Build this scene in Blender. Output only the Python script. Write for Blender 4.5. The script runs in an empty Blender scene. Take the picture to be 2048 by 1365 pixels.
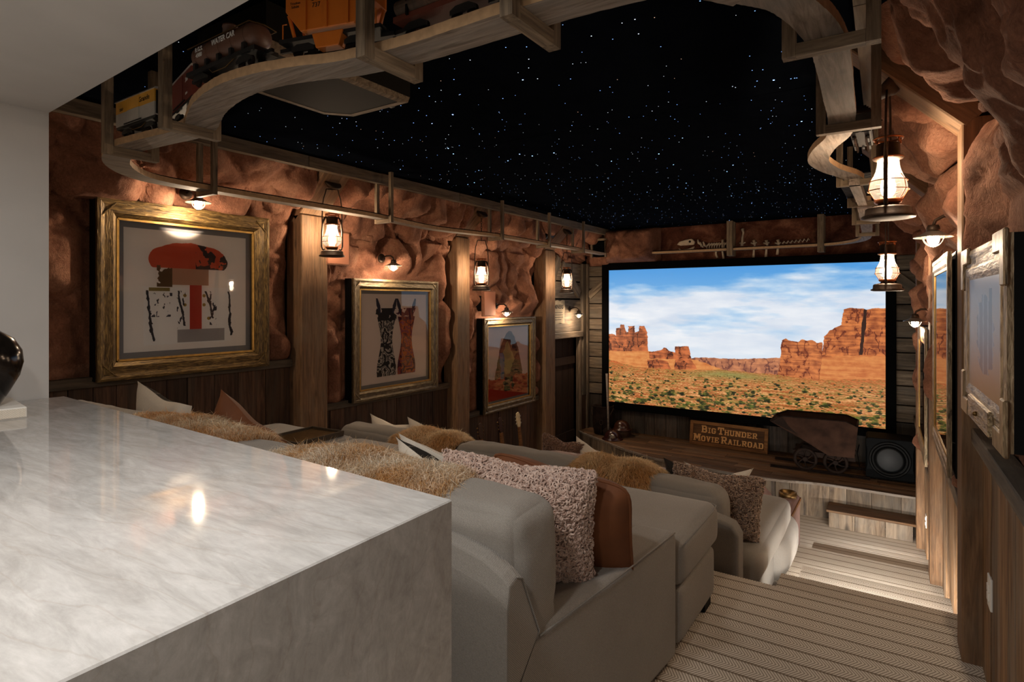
import bpy, math, random
import numpy as np
from mathutils import Vector, Matrix

random.seed(7)
RNG = np.random.default_rng(7)
SC = bpy.context.scene
COL = SC.collection
PI = math.pi

# ------------------------------------------------------------------ camera
cam = bpy.data.cameras.new('camera')
cam.sensor_width = 36.0
cam.lens = 1175.0 / 2048.0 * 36.0
cam.shift_y = -(682.5 - 605.0) / 2048.0
cam.clip_start = 0.02
cam_ob = bpy.data.objects.new('camera', cam)
COL.objects.link(cam_ob)
cam_ob.location = (0, 0, 1.455)
cam_ob.rotation_euler = (PI / 2, 0, math.radians(33.6))
SC.camera = cam_ob

# ------------------------------------------------------------------ world and exposure
W = bpy.data.worlds.new('world')
SC.world = W
W.use_nodes = True
W.node_tree.nodes['Background'].inputs[0].default_value = (0.9, 0.85, 0.8, 1)
W.node_tree.nodes['Background'].inputs[1].default_value = 0.0
SC.view_settings.view_transform = 'Standard'
SC.view_settings.look = 'None'
SC.view_settings.exposure = 0.0
SC.view_settings.gamma = 1.0
SC.view_settings.use_curve_mapping = False

WARM = (1.0, 0.76, 0.53)
BAR_W, LANTERN_W, SCONCE_W, STRIP_W = 11.5, 14.0, 19.0, 9.0


def area_light(name, loc, rot, size, power, color, size_y=None, shape=None):
    l = bpy.data.lights.new(name, 'AREA')
    l.energy = power
    l.color = color
    l.size = size
    if size_y:
        l.shape = 'RECTANGLE'
        l.size_y = size_y
    if shape:
        l.shape = shape
    o = bpy.data.objects.new(name, l)
    o.location = loc
    o.rotation_euler = rot
    COL.objects.link(o)
    return o


def point_light(name, loc, power, color, radius=0.02, parent=None):
    l = bpy.data.lights.new(name, 'POINT')
    l.energy = power
    l.color = color
    l.shadow_soft_size = radius
    o = bpy.data.objects.new(name, l)
    o.location = loc
    COL.objects.link(o)
    if parent:
        o.parent = parent
    return o


# recessed downlights in the bar room's ceiling, behind and beside the camera
for i, (x, y) in enumerate([(-1.75, -0.95), (-1.05, 0.45), (-1.4, -1.6), (-0.62, -0.15)]):
    area_light('bar_downlight', (x, y, 2.21), (0, 0, 0), 0.16, BAR_W, (1.0, 0.965, 0.925), shape='DISK')


# ------------------------------------------------------------------ helpers: colours and materials
def lin(h):
    h = h.lstrip('#')
    r = []
    for i in (0, 2, 4):
        c = int(h[i:i + 2], 16) / 255
        r.append(c / 12.92 if c <= 0.04045 else ((c + 0.055) / 1.055) ** 2.4)
    return (*r, 1.0)


class NT:
    """small wrapper around a node tree"""
    def __init__(self, name):
        self.m = bpy.data.materials.new(name)
        self.m.use_nodes = True
        self.t = self.m.node_tree
        self.n = self.t.nodes
        self.p = self.n['Principled BSDF']
        self.out = self.n['Material Output']

    def node(self, kind, **kw):
        nd = self.n.new(kind)
        for k, v in kw.items():
            if k.startswith('i_'):
                nd.inputs[k[2:].replace('_', ' ')].default_value = v
            else:
                setattr(nd, k, v)
        return nd

    def link(self, a, b):
        self.t.links.new(a, b)

    def ramp(self, stops, fac=None, interp='LINEAR'):
        r = self.n.new('ShaderNodeValToRGB')
        r.color_ramp.interpolation = interp
        els = r.color_ramp.elements
        while len(els) < len(stops):
            els.new(0.5)
        for e, (p, c) in zip(els, stops):
            e.position = p
            e.color = c if len(c) == 4 else (*c, 1)
        if fac is not None:
            self.link(fac, r.inputs[0])
        return r

    def noise(self, vec=None, scale=5.0, detail=4.0, rough=0.5, dist=0.0):
        nd = self.n.new('ShaderNodeTexNoise')
        nd.inputs['Scale'].default_value = scale
        nd.inputs['Detail'].default_value = detail
        nd.inputs['Roughness'].default_value = rough
        nd.inputs['Distortion'].default_value = dist
        if vec is not None:
            self.link(vec, nd.inputs['Vector'])
        return nd

    def mix(self, fac, a, b, mode='MIX'):
        nd = self.n.new('ShaderNodeMix')
        nd.data_type = 'RGBA'
        nd.blend_type = mode
        for sock, val in ((nd.inputs[0], fac), (nd.inputs[6], a), (nd.inputs[7], b)):
            if hasattr(val, 'is_linked'):
                self.link(val, sock)
            else:
                sock.default_value = val
        return nd.outputs[2]

    def bump(self, height, strength=0.3, dist=0.01):
        b = self.n.new('ShaderNodeBump')
        b.inputs['Strength'].default_value = strength
        b.inputs['Distance'].default_value = dist
        self.link(height, b.inputs['Height'])
        self.link(b.outputs[0], self.p.inputs['Normal'])
        return b

    def base(self, sock):
        self.link(sock, self.p.inputs['Base Color'])


def plain(name, hexcol, rough=0.6, metal=0.0, noise=0.0, nscale=20.0, bump=0.0, coat=0.0, spec=0.5):
    m = NT(name)
    m.p.inputs['Specular IOR Level'].default_value = spec
    m.p.inputs['Roughness'].default_value = rough
    m.p.inputs['Metallic'].default_value = metal
    if coat:
        m.p.inputs['Coat Weight'].default_value = coat
    c = lin(hexcol)
    tc = m.node('ShaderNodeTexCoord')
    nz = m.noise(tc.outputs['Object'], nscale, 5)
    k = noise
    a = tuple(x * (1 - k) for x in c[:3])
    b = tuple(min(1, x * (1 + k)) for x in c[:3])
    m.base(m.ramp([(0.3, a), (0.7, b)], nz.outputs[0]).outputs[0])
    if bump:
        m.bump(nz.outputs[0], bump, 0.005)
    return m.m


def wood(name, dark, mid, light, axis='X', scale=1.0, rough=0.75, spread=0.35, bump=0.35, streak=12.0, grey=None, greyamt=0.0):
    """weathered timber with grain along one local axis and a tint of its own per piece"""
    m = NT(name)
    m.p.inputs['Roughness'].default_value = rough
    m.p.inputs['Specular IOR Level'].default_value = 0.3
    tc = m.node('ShaderNodeTexCoord')
    oi = m.node('ShaderNodeObjectInfo')
    off = m.node('ShaderNodeVectorMath', operation='SCALE')
    off.inputs[0].default_value = (37.0, 53.0, 71.0)
    m.link(oi.outputs['Random'], off.inputs['Scale'])
    add = m.node('ShaderNodeVectorMath', operation='ADD')
    m.link(tc.outputs['Object'], add.inputs[0])
    m.link(off.outputs[0], add.inputs[1])
    mp = m.node('ShaderNodeMapping')
    s = [streak * scale] * 3
    s['XYZ'.index(axis)] = 0.9 * scale
    mp.inputs['Scale'].default_value = s
    m.link(add.outputs[0], mp.inputs['Vector'])
    g = m.noise(mp.outputs[0], 3.2, 8, 0.65, 0.6)
    mp2 = m.node('ShaderNodeMapping')
    s2 = [3.0 * scale] * 3
    s2['XYZ'.index(axis)] = 1.0 * scale
    mp2.inputs['Scale'].default_value = s2
    m.link(add.outputs[0], mp2.inputs['Vector'])
    st = m.noise(mp2.outputs[0], 2.0, 4, 0.6, 0.4)
    col = m.ramp([(0.30, lin(dark)), (0.5, lin(mid)), (0.72, lin(light))], g.outputs[0]).outputs[0]
    if grey:
        f = m.ramp([(0.45, (0, 0, 0)), (0.65, (greyamt,) * 3)], st.outputs[0]).outputs[0]
        col = m.mix(f, col, lin(grey))
    tint = m.ramp([(0.0, (1 - spread,) * 3), (1.0, (1 + spread * 0.6,) * 3)], oi.outputs['Random']).outputs[0]
    col = m.mix(1.0, col, tint, 'MULTIPLY')
    # knots
    vo = m.node('ShaderNodeTexVoronoi')
    mp3 = m.node('ShaderNodeMapping')
    s3 = [5.0 * scale] * 3
    s3['XYZ'.index(axis)] = 1.8 * scale
    mp3.inputs['Scale'].default_value = s3
    m.link(add.outputs[0], mp3.inputs['Vector'])
    m.link(mp3.outputs[0], vo.inputs['Vector'])
    vo.inputs['Scale'].default_value = 1.0
    kf = m.ramp([(0.05, (0.65,) * 3), (0.13, (0, 0, 0))], vo.outputs['Distance']).outputs[0]
    col = m.mix(kf, col, tuple(x * 0.5 for x in lin(dark)[:3]) + (1,))
    m.base(col)
    m.bump(g.outputs[0], bump, 0.004)
    return m.m


def emis(name, color, strength):
    m = NT(name)
    m.p.inputs['Base Color'].default_value = (0, 0, 0, 1)
    m.p.inputs['Emission Color'].default_value = (*color, 1)
    m.p.inputs['Emission Strength'].default_value = strength
    return m.m


def thin_glass(name, tint=(1, 1, 1), rough=0.01, ior=1.45, glow_haze=0.0):
    m = NT(name)
    m.n.remove(m.p)
    tr = m.node('ShaderNodeBsdfTransparent')
    tr.inputs[0].default_value = (*tint, 1)
    gl = m.node('ShaderNodeBsdfGlossy')
    gl.inputs['Roughness'].default_value = rough
    fr = m.node('ShaderNodeFresnel')
    fr.inputs[0].default_value = ior
    mx = m.node('ShaderNodeMixShader')
    m.link(fr.outputs[0], mx.inputs[0])
    m.link(tr.outputs[0], mx.inputs[1])
    m.link(gl.outputs[0], mx.inputs[2])
    last = mx.outputs[0]
    if glow_haze:
        tl = m.node('ShaderNodeBsdfTranslucent')  # milky translucent share, added so the globe glows around its bulb
        tl.inputs[0].default_value = (0.9, 0.88, 0.84, 1)
        m2 = m.node('ShaderNodeMixShader')
        m2.inputs[0].default_value = glow_haze
        m.link(last, m2.inputs[1])
        m.link(tl.outputs[0], m2.inputs[2])
        last = m2.outputs[0]
    m.link(last, m.out.inputs[0])
    return m.m


def fabric(name, hexcol, scale=420.0, var=0.22, bump=0.25, herring=False):
    m = NT(name)
    m.p.inputs['Roughness'].default_value = 0.95
    m.p.inputs['Specular IOR Level'].default_value = 0.15
    m.p.inputs['Sheen Weight'].default_value = 0.15
    tc = m.node('ShaderNodeTexCoord')
    c = lin(hexcol)
    w1 = m.node('ShaderNodeTexWave', wave_type='BANDS', bands_direction='DIAGONAL')
    w1.inputs['Scale'].default_value = scale * 0.25
    w1.inputs['Distortion'].default_value = 3.0
    w1.inputs['Detail'].default_value = 2.0
    w1.inputs['Detail Scale'].default_value = 3.0
    m.link(tc.outputs['Object'], w1.inputs['Vector'])
    nz = m.noise(tc.outputs['Object'], scale, 2)
    big = m.noise(tc.outputs['Object'], 3.0, 3)
    h = m.mix(0.5, w1.outputs[0], nz.outputs[0])
    col = m.ramp([(0.3, tuple(x * (1 - var) for x in c[:3])), (0.7, tuple(x * (1 + var) for x in c[:3]))], h).outputs[0]
    sh = m.ramp([(0.3, (0.92,) * 3), (0.7, (1.06,) * 3)], big.outputs[0]).outputs[0]
    m.base(m.mix(1.0, col, sh, 'MULTIPLY'))
    m.bump(h, bump, 0.002)
    return m.m


def vcol_mat(name, rough=0.9, sheen=0.2):
    m = NT(name)
    m.p.inputs['Roughness'].default_value = rough
    m.p.inputs['Specular IOR Level'].default_value = 0.2
    m.p.inputs['Sheen Weight'].default_value = sheen
    a = m.node('ShaderNodeAttribute', attribute_name='Col')
    m.base(a.outputs['Color'])
    return m.m


def image_from(name, arr):
    """a picture computed in this script (rows top to bottom, sRGB 0..1) kept in memory"""
    h, w = arr.shape[:2]
    im = bpy.data.images.new(name, w, h, alpha=False)
    px = np.ones((h, w, 4), np.float32)
    px[..., :3] = np.clip(arr[::-1], 0, 1)
    im.pixels.foreach_set(px.ravel())
    im.update()
    im.pack()
    return im


def print_mat(name, arr, emit=0.0, rough=0.7):
    m = NT(name)
    t = m.node('ShaderNodeTexImage')
    t.image = image_from(name, arr)
    t.extension = 'EXTEND'
    if emit:
        m.p.inputs['Base Color'].default_value = (0.02, 0.02, 0.02, 1)
        m.link(t.outputs[0], m.p.inputs['Emission Color'])
        m.p.inputs['Emission Strength'].default_value = emit
    else:
        m.base(t.outputs[0])
    m.p.inputs['Roughness'].default_value = rough
    return m.m


# ------------------------------------------------------------------ helpers: noise
_perm = np.random.default_rng(3).permutation(256)
_perm = np.concatenate([_perm, _perm, _perm])
_grad = np.random.default_rng(4).normal(size=(256, 3))
_grad /= np.linalg.norm(_grad, axis=1)[:, None]


def perlin(p):
    i = np.floor(p).astype(int)
    f = p - i
    u = f * f * f * (f * (f * 6 - 15) + 10)
    r = 0
    for dx in (0, 1):
        for dy in (0, 1):
            for dz in (0, 1):
                h = _perm[_perm[_perm[(i[..., 0] + dx) & 255] + ((i[..., 1] + dy) & 255)] + ((i[..., 2] + dz) & 255)]
                g = _grad[h]
                d = f - np.array([dx, dy, dz])
                w = (u[..., 0] if dx else 1 - u[..., 0]) * (u[..., 1] if dy else 1 - u[..., 1]) * (u[..., 2] if dz else 1 - u[..., 2])
                r = r + w * (g * d).sum(-1)
    return r


def fbm(p, oct=4, gain=0.5, lac=2.03):
    a, s, r = 1.0, 1.0, 0
    for k in range(oct):
        r = r + a * perlin(p * s + 17.3 * k)
        a *= gain
        s *= lac
    return r


def worley(p, seed=0):
    """distance to nearest and second nearest random point of a unit lattice"""
    i = np.floor(p).astype(int)
    f = p - i
    d1 = np.full(p.shape[:-1], 9.0)
    d2 = d1.copy()
    pts = np.random.default_rng(100 + seed).random((256, 3))
    for dx in (-1, 0, 1):
        for dy in (-1, 0, 1):
            for dz in (-1, 0, 1):
                h = _perm[_perm[_perm[(i[..., 0] + dx) & 255] + ((i[..., 1] + dy) & 255)] + ((i[..., 2] + dz) & 255)]
                q = pts[h] + np.array([dx, dy, dz]) - f
                d = np.sqrt((q * q).sum(-1))
                n1 = np.minimum(d1, d)
                d2 = np.minimum(d2, np.maximum(d1, d))
                d1 = n1
    return d1, d2


# ------------------------------------------------------------------ helpers: mesh building
class MB:
    def __init__(self):
        self.v, self.f = [], []

    def add(self, verts, faces):
        k = len(self.v)
        self.v += [tuple(map(float, q)) for q in verts]
        self.f += [tuple(int(j) + k for j in g) for g in faces]
        return self

    def box(self, c, s, R=None):
        x, y, z = (q / 2 for q in s)
        p = [(-x, -y, -z), (x, -y, -z), (x, y, -z), (-x, y, -z), (-x, -y, z), (x, -y, z), (x, y, z), (-x, y, z)]
        c = Vector(c)
        p = [c + (R @ Vector(q) if R is not None else Vector(q)) for q in p]
        return self.add(p, [(0, 3, 2, 1), (4, 5, 6, 7), (0, 1, 5, 4), (1, 2, 6, 5), (2, 3, 7, 6), (3, 0, 4, 7)])

    def bar(self, a, b, w, h, up=(0, 0, 1)):
        """box from a to b with width w (sideways) and height h (towards up)"""
        a, b = Vector(a), Vector(b)
        d = (b - a).normalized()
        sd = d.cross(Vector(up)).normalized()
        u = sd.cross(d)
        p = []
        for q in (a, b):
            for i, j in ((-1, -1), (1, -1), (1, 1), (-1, 1)):
                p.append(q + sd * w / 2 * i + u * h / 2 * j)
        return self.add(p, [(0, 1, 2, 3), (7, 6, 5, 4), (0, 4, 5, 1), (1, 5, 6, 2), (2, 6, 7, 3), (3, 7, 4, 0)])

    def tube(self, pts, r, n=8, closed=False):
        pts = [Vector(q) for q in pts]
        m = len(pts)
        rs = r if hasattr(r, '__len__') else [r] * m
        ref = Vector((0.13, 0.29, 0.95))
        rings = []
        for i, q in enumerate(pts):
            if closed:
                d = pts[(i + 1) % m] - pts[i - 1]
            else:
                d = pts[min(i + 1, m - 1)] - pts[max(i - 1, 0)]
            d.normalize()
            s = d.cross(ref)
            if s.length < 0.05:
                s = d.cross(Vector((1, 0, 0)))
            s.normalize()
            u = s.cross(d)
            rings.append([q + (s * math.cos(2 * PI * k / n) + u * math.sin(2 * PI * k / n)) * rs[i] for k in range(n)])
        vs = [q for g in rings for q in g]
        fs = []
        for i in range(m if closed else m - 1):
            j = (i + 1) % m
            for k in range(n):
                l = (k + 1) % n
                fs.append((i * n + k, j * n + k, j * n + l, i * n + l))
        if not closed:
            fs.append(tuple(range(n)))
            fs.append(tuple(range((m - 1) * n, m * n))[::-1])
        return self.add(vs, fs)

    def lathe(self, prof, n=24, c=(0, 0, 0), R=None, sx=1.0, sy=1.0):
        c = Vector(c)
        vs, fs = [], []
        for r, z in prof:
            for k in range(n):
                q = Vector((r * math.cos(2 * PI * k / n) * sx, r * math.sin(2 * PI * k / n) * sy, z))
                vs.append(c + (R @ q if R is not None else q))
        for i in range(len(prof) - 1):
            for k in range(n):
                l = (k + 1) % n
                fs.append((i * n + k, i * n + l, (i + 1) * n + l, (i + 1) * n + k))
        if prof[0][0] > 1e-5:
            fs.append(tuple(range(n))[::-1])
        if prof[-1][0] > 1e-5:
            fs.append(tuple(range((len(prof) - 1) * n, len(prof) * n)))
        return self.add(vs, fs)

    def prism(self, poly, a, b, axis='Y', order=None):
        """outline of 2D points pushed from a to b along an axis"""
        def P(q, t):
            if axis == 'Y':
                return (q[0], t, q[1])
            if axis == 'X':
                return (t, q[0], q[1])
            return (q[0], q[1], t)
        n = len(poly)
        vs = [P(q, a) for q in poly] + [P(q, b) for q in poly]
        fs = [tuple(range(n)), tuple(range(n, 2 * n))[::-1]]
        for i in range(n):
            j = (i + 1) % n
            fs.append((i, i + n, j + n, j))
        return self.add(vs, fs)

    def sphere(self, c, r, n=12, s=(1, 1, 1)):
        prof = []
        for i in range(n // 2 + 1):
            t = -PI / 2 + PI * i / (n // 2)
            prof.append((max(1e-6, math.cos(t) * r), math.sin(t) * r * s[2]))
        return self.lathe(prof, n, c, None, s[0], s[1])

    def sweep(self, path, w, t, jitter=0.0):
        """flat board of width w and thickness t following a path of (x, y, z)"""
        pts = [Vector(q) for q in path]
        vs, fs = [], []
        m = len(pts)
        for i, q in enumerate(pts):
            d = pts[min(i + 1, m - 1)] - pts[max(i - 1, 0)]
            d.z = 0
            d.normalize()
            s = Vector((-d.y, d.x, 0))
            ww = w / 2 + random.uniform(-jitter, jitter)
            wv = w / 2 + random.uniform(-jitter, jitter)
            vs += [q - s * ww, q + s * wv, q + s * wv + Vector((0, 0, t)), q - s * ww + Vector((0, 0, t))]
        for i in range(m - 1):
            a, b = i * 4, i * 4 + 4
            for k in range(4):
                l = (k + 1) % 4
                fs.append((a + k, b + k, b + l, a + l))
        fs.append((0, 1, 2, 3))
        fs.append((m * 4 - 1, m * 4 - 2, m * 4 - 3, m * 4 - 4))
        return self.add(vs, fs)

    def mesh(self, name, fix=True):
        me = bpy.data.meshes.new(name)
        me.from_pydata(self.v, [], self.f)
        me.validate()
        if fix:
            import bmesh
            bm = bmesh.new()
            bm.from_mesh(me)
            bmesh.ops.recalc_face_normals(bm, faces=bm.faces)
            bm.to_mesh(me)
            bm.free()
        return me

    def build(self, name, mat, parent=None, loc=(0, 0, 0), rot=None, smooth=False, bevel=0.0, fix=True, seg=1):
        me = self.mesh(name, fix)
        if mat:
            me.materials.append(mat)
        if smooth:
            me.polygons.foreach_set('use_smooth', [True] * len(me.polygons))
        o = bpy.data.objects.new(name, me)
        COL.objects.link(o)
        o.location = loc
        if rot:
            o.rotation_euler = rot
        if parent:
            o.parent = parent
        if bevel:
            b = o.modifiers.new('bevel', 'BEVEL')
            b.width = bevel
            b.segments = seg
            b.limit_method = 'ANGLE'
            b.angle_limit = math.radians(40)
            b.harden_normals = smooth
        return o


def piece(name, c, s, mat, parent, rot=None, bevel=0.0, R=None):
    """one box-shaped piece with its origin at its own centre"""
    return MB().box((0, 0, 0), s, R).build(name, mat, parent, c, rot, False, bevel, fix=False)


def tag(o, label=None, cat=None, group=None, kind=None):
    if label:
        o['label'] = label
    if cat:
        o['category'] = cat
    if group:
        o['group'] = group
    if kind:
        o['kind'] = kind
    return o


def thing(name, label, cat, loc=(0, 0, 0), rz=0.0, group=None, kind=None):
    o = bpy.data.objects.new(name, None)
    o.empty_display_size = 0.1
    COL.objects.link(o)
    o.location = loc
    o.rotation_euler = (0, 0, rz)
    return tag(o, label, cat, group, kind)


def struct(name, label=None, cat=None):
    return thing(name, label, cat, kind='structure')


def copy_tree(o, parent=None):
    c = o.copy()
    COL.objects.link(c)
    c.parent = parent
    for ch in list(o.children):
        copy_tree(ch, c)
    return c


def quad_uv(name, pts, mat, parent, loc=(0, 0, 0)):
    """a picture plane: corners bottom-left, bottom-right, top-right, top-left"""
    me = bpy.data.meshes.new(name)
    me.from_pydata([tuple(p) for p in pts], [], [(0, 1, 2, 3)])
    uv = me.uv_layers.new(name='UVMap')
    for i, c in enumerate(((0, 0), (1, 0), (1, 1), (0, 1))):
        uv.data[i].uv = c
    me.materials.append(mat)
    o = bpy.data.objects.new(name, me)
    COL.objects.link(o)
    o.location = loc
    if parent:
        o.parent = parent
    return o


def text_mesh(name, body, size, mat, parent, loc, rot, extrude=0.001, offset=0.0, align='CENTER', shear=0.0, width=1.0):
    cu = bpy.data.curves.new(name, 'FONT')
    cu.body = body
    cu.size = size
    cu.extrude = extrude
    cu.offset = offset
    cu.align_x = align
    cu.align_y = 'CENTER'
    cu.shear = shear
    cu.resolution_u = 3
    tmp = bpy.data.objects.new(name + '_tmp', cu)
    COL.objects.link(tmp)
    dg = bpy.context.evaluated_depsgraph_get()
    me = bpy.data.meshes.new_from_object(tmp.evaluated_get(dg))
    bpy.data.objects.remove(tmp)
    bpy.data.curves.remove(cu)
    me.materials.clear()
    me.materials.append(mat)
    me.name = name
    o = bpy.data.objects.new(name, me)
    COL.objects.link(o)
    o.location = loc
    o.rotation_euler = rot
    o.scale = (width, 1, 1)
    o.parent = parent
    return o


def soft_box(size, r=0.06, n=12, puff=0.0, side=0.0, wrinkle=0.0, seed=0, bottom=0.0):
    """a stuffed block: rounded box with crowned faces"""
    hx, hy, hz = (q / 2 for q in size)
    t = np.linspace(-1, 1, n + 1)
    t = np.sign(t) * (1 - (1 - np.abs(t)) ** 1.5)
    idx, vs, fs = {}, [], []

    def vid(i, j, k):
        key = (i, j, k)
        if key not in idx:
            idx[key] = len(vs)
            vs.append((t[i], t[j], t[k]))
        return idx[key]
    for i in range(n):
        for j in range(n):
            for lv, flip in ((0, 1), (n, 0)):
                for q in ([(i, j, lv), (i + 1, j, lv), (i + 1, j + 1, lv), (i, j + 1, lv)],
                          [(lv, i, j), (lv, i + 1, j), (lv, i + 1, j + 1), (lv, i, j + 1)],
                          [(j, lv, i), (j, lv, i + 1), (j + 1, lv, i + 1), (j + 1, lv, i)]):
                    g = tuple(vid(*a) for a in q)
                    fs.append(g[::-1] if flip else g)
    U = np.array(vs)
    P = U * np.array([hx, hy, hz])
    r = min(r, hx, hy, hz)
    inner = np.clip(P, [-hx + r, -hy + r, -hz + r], [hx - r, hy - r, hz - r])
    d = P - inner
    L = np.linalg.norm(d, axis=1, keepdims=True)
    Q = inner + d / np.maximum(L, 1e-9) * np.where(L > 1e-9, r, 0)
    u2 = (1 - U ** 2)
    Q[:, 2] += np.where(U[:, 2] > 0.999, 1, 0) * puff * u2[:, 0] ** .7 * u2[:, 1] ** .7
    Q[:, 2] += np.clip(U[:, 2], 0, 1) ** 3 * 0
    Q[:, 2] -= np.where(U[:, 2] < -0.999, 1, 0) * bottom * u2[:, 0] * u2[:, 1]
    Q[:, 1] += np.sign(U[:, 1]) * np.where(np.abs(U[:, 1]) > .999, 1, 0) * side * u2[:, 0] * u2[:, 2]
    Q[:, 0] += np.sign(U[:, 0]) * np.where(np.abs(U[:, 0]) > .999, 1, 0) * side * u2[:, 1] * u2[:, 2]
    if wrinkle:
        nrm = d / np.maximum(L, 1e-9)
        s = Q * np.array([5.0, 5.0, 9.0]) + seed * 7.7
        Q = Q + (nrm + np.array([0, 0, 0.2])) * (fbm(s, 3) * wrinkle)[:, None]
    m = MB()
    m.add(Q, fs)
    return m


def pillow_mb(w, h, t, n=22, pinch=0.10, seed=0, sag=0.0, wrinkle=0.012, rnd=0.0):
    """a knife-edged scatter cushion standing in its local XZ plane"""
    g = np.linspace(-1, 1, n + 1)
    X, Z = np.meshgrid(g, g, indexing='ij')
    ex = X * (1 - pinch * (1 - Z ** 2)) * w / 2
    ez = Z * (1 - pinch * (1 - X ** 2)) * h / 2
    rf = 1 - rnd * (np.abs(X) * np.abs(Z)) ** 5
    ex, ez = ex * rf, ez * rf
    th = t / 2 * ((1 - np.abs(X) ** 3.2) * (1 - np.abs(Z) ** 3.2)) ** 0.6
    s = np.stack([X * 1.6 + seed * 3.1, Z * 1.6, 0 * X + seed], -1)
    wr = fbm(s, 3) * wrinkle * (1 - X ** 4) * (1 - Z ** 4)
    m = MB()
    ez = ez - sag * np.exp(-(X / 0.35) ** 2) * np.clip(Z, 0, 1) ** 2
    k = n + 1
    for sgn in (-1, 1):
        vs = np.stack([ex, sgn * (th + wr), ez], -1).reshape(-1, 3)
        fs = []
        for i in range(n):
            for j in range(n):
                q = (i * k + j, (i + 1) * k + j, (i + 1) * k + j + 1, i * k + j + 1)
                fs.append(q if sgn < 0 else q[::-1])
        m.add(vs, fs)
    return m


def pillow_edge(w, h, pinch=0.10, n=16, sag=0.0, rnd=0.0):
    pts = []
    for a, b in (((-1, -1), (1, -1)), ((1, -1), (1, 1)), ((1, 1), (-1, 1)), ((-1, 1), (-1, -1))):
        for i in range(n):
            t = i / n
            x, z = a[0] + (b[0] - a[0]) * t, a[1] + (b[1] - a[1]) * t
            zz = z * (1 - pinch * (1 - x * x)) * h / 2
            zz -= sag * math.exp(-(x / 0.35) ** 2) * max(0, z) ** 2
            rf = 1 - rnd * (abs(x) * abs(z)) ** 5
            pts.append((x * (1 - pinch * (1 - z * z)) * w / 2 * rf, 0, zz * rf))
    return pts


def mesh_np(name, V, F, mat, parent=None, cols=None, smooth=False, loc=(0, 0, 0)):
    """fast mesh from arrays; F is an (n, k) array"""
    V = np.asarray(V, np.float32)
    F = np.asarray(F, np.int32)
    me = bpy.data.meshes.new(name)
    n, k = F.shape
    me.vertices.add(len(V))
    me.vertices.foreach_set('co', V.ravel())
    me.loops.add(n * k)
    me.loops.foreach_set('vertex_index', F.ravel())
    me.polygons.add(n)
    me.polygons.foreach_set('loop_start', np.arange(0, n * k, k, dtype=np.int32))
    me.update(calc_edges=True)
    me.validate()
    if smooth:
        me.polygons.foreach_set('use_smooth', np.ones(n, bool))
    if cols is not None:
        a = me.color_attributes.new('Col', 'FLOAT_COLOR', 'POINT')
        c = np.ones((len(V), 4), np.float32)
        c[:, :3] = cols
        a.data.foreach_set('color', c.ravel())
    me.materials.append(mat)
    o = bpy.data.objects.new(name, me)
    COL.objects.link(o)
    o.location = loc
    if parent:
        o.parent = parent
    return o


def fur(name, P, N, length, width, mat, parent, c0, c1, droop=0.5, lean=(0, 0, 0), seed=1, spread=0.5, tip=1.25):
    """strands of wool: one tapering ribbon per root point"""
    rg = np.random.default_rng(seed)
    n = len(P)
    clump = np.stack([perlin(P * 9 + 3), perlin(P * 9 + 31), perlin(P * 9 + 57)], -1)
    D = N + rg.normal(size=(n, 3)) * spread * 0.35 + clump * spread * 1.6 + np.array(lean)
    D /= np.linalg.norm(D, axis=1, keepdims=True)
    L = length * rg.uniform(0.6, 1.25, (n, 1))
    g = np.array([0, 0, -1.0])
    p1 = P + D * L * 0.45
    D2 = D + g * droop + rg.normal(size=(n, 3)) * 0.15
    D2 /= np.linalg.norm(D2, axis=1, keepdims=True)
    p2 = p1 + D2 * L * 0.55
    S = np.cross(D, rg.normal(size=(n, 3)))
    S /= np.linalg.norm(S, axis=1, keepdims=True) + 1e-9
    w = width * rg.uniform(0.7, 1.3, (n, 1))
    V = np.stack([P - S * w, P + S * w, p1 + S * w * .8, p1 - S * w * .8, p2], 1).reshape(-1, 3)
    b = np.arange(n)[:, None] * 5
    F = np.concatenate([b + [0, 1, 2], b + [0, 2, 3], b + [3, 2, 4]])
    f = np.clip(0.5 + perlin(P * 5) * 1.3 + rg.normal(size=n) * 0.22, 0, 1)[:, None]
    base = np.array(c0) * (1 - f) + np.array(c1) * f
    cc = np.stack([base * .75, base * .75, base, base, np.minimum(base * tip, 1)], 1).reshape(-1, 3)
    return mesh_np(name, V, F, mat, parent, cc)


def curls(name, P, N, size, mat, parent, c0, c1, seed=1, seg=7, thick=0.18):
    """boucle: a small open ring of yarn per root point"""
    rg = np.random.default_rng(seed)
    n = len(P)
    A = np.cross(N, rg.normal(size=(n, 3)))
    A /= np.linalg.norm(A, axis=1, keepdims=True) + 1e-9
    B = np.cross(N, A) * 0.5 + N * rg.uniform(0.4, 1.0, (n, 1))
    B /= np.linalg.norm(B, axis=1, keepdims=True)
    C = np.cross(A, B)
    r = size * rg.uniform(0.7, 1.3, (n, 1))
    f = rg.uniform(0, 1, (n, 1))
    base = np.array(c0) * (1 - f) + np.array(c1) * f
    rings = []
    for k in range(seg + 1):
        a = 2 * PI * 0.85 * k / seg
        cen = P + N * r * 0.35 + (A * math.cos(a) + B * math.sin(a)) * r + C * r * 0.5 * (k / seg - .5)
        out = A * math.cos(a) + B * math.sin(a)
        for m in range(3):
            b = 2 * PI * m / 3
            rings.append(cen + (out * math.cos(b) + C * math.sin(b)) * r * thick * 1.6)
    V = np.stack(rings, 1).reshape(-1, 3)
    per = 3 * (seg + 1)
    b0 = np.arange(n)[:, None] * per
    F = []
    for k in range(seg):
        for m in range(3):
            l = (m + 1) % 3
            F.append(b0 + [k * 3 + m, k * 3 + l, k * 3 + 3 + l, k * 3 + 3 + m])
    F = np.concatenate(F)
    return mesh_np(name, V, F, mat, parent, np.repeat(base, per, 0), smooth=True)


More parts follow.
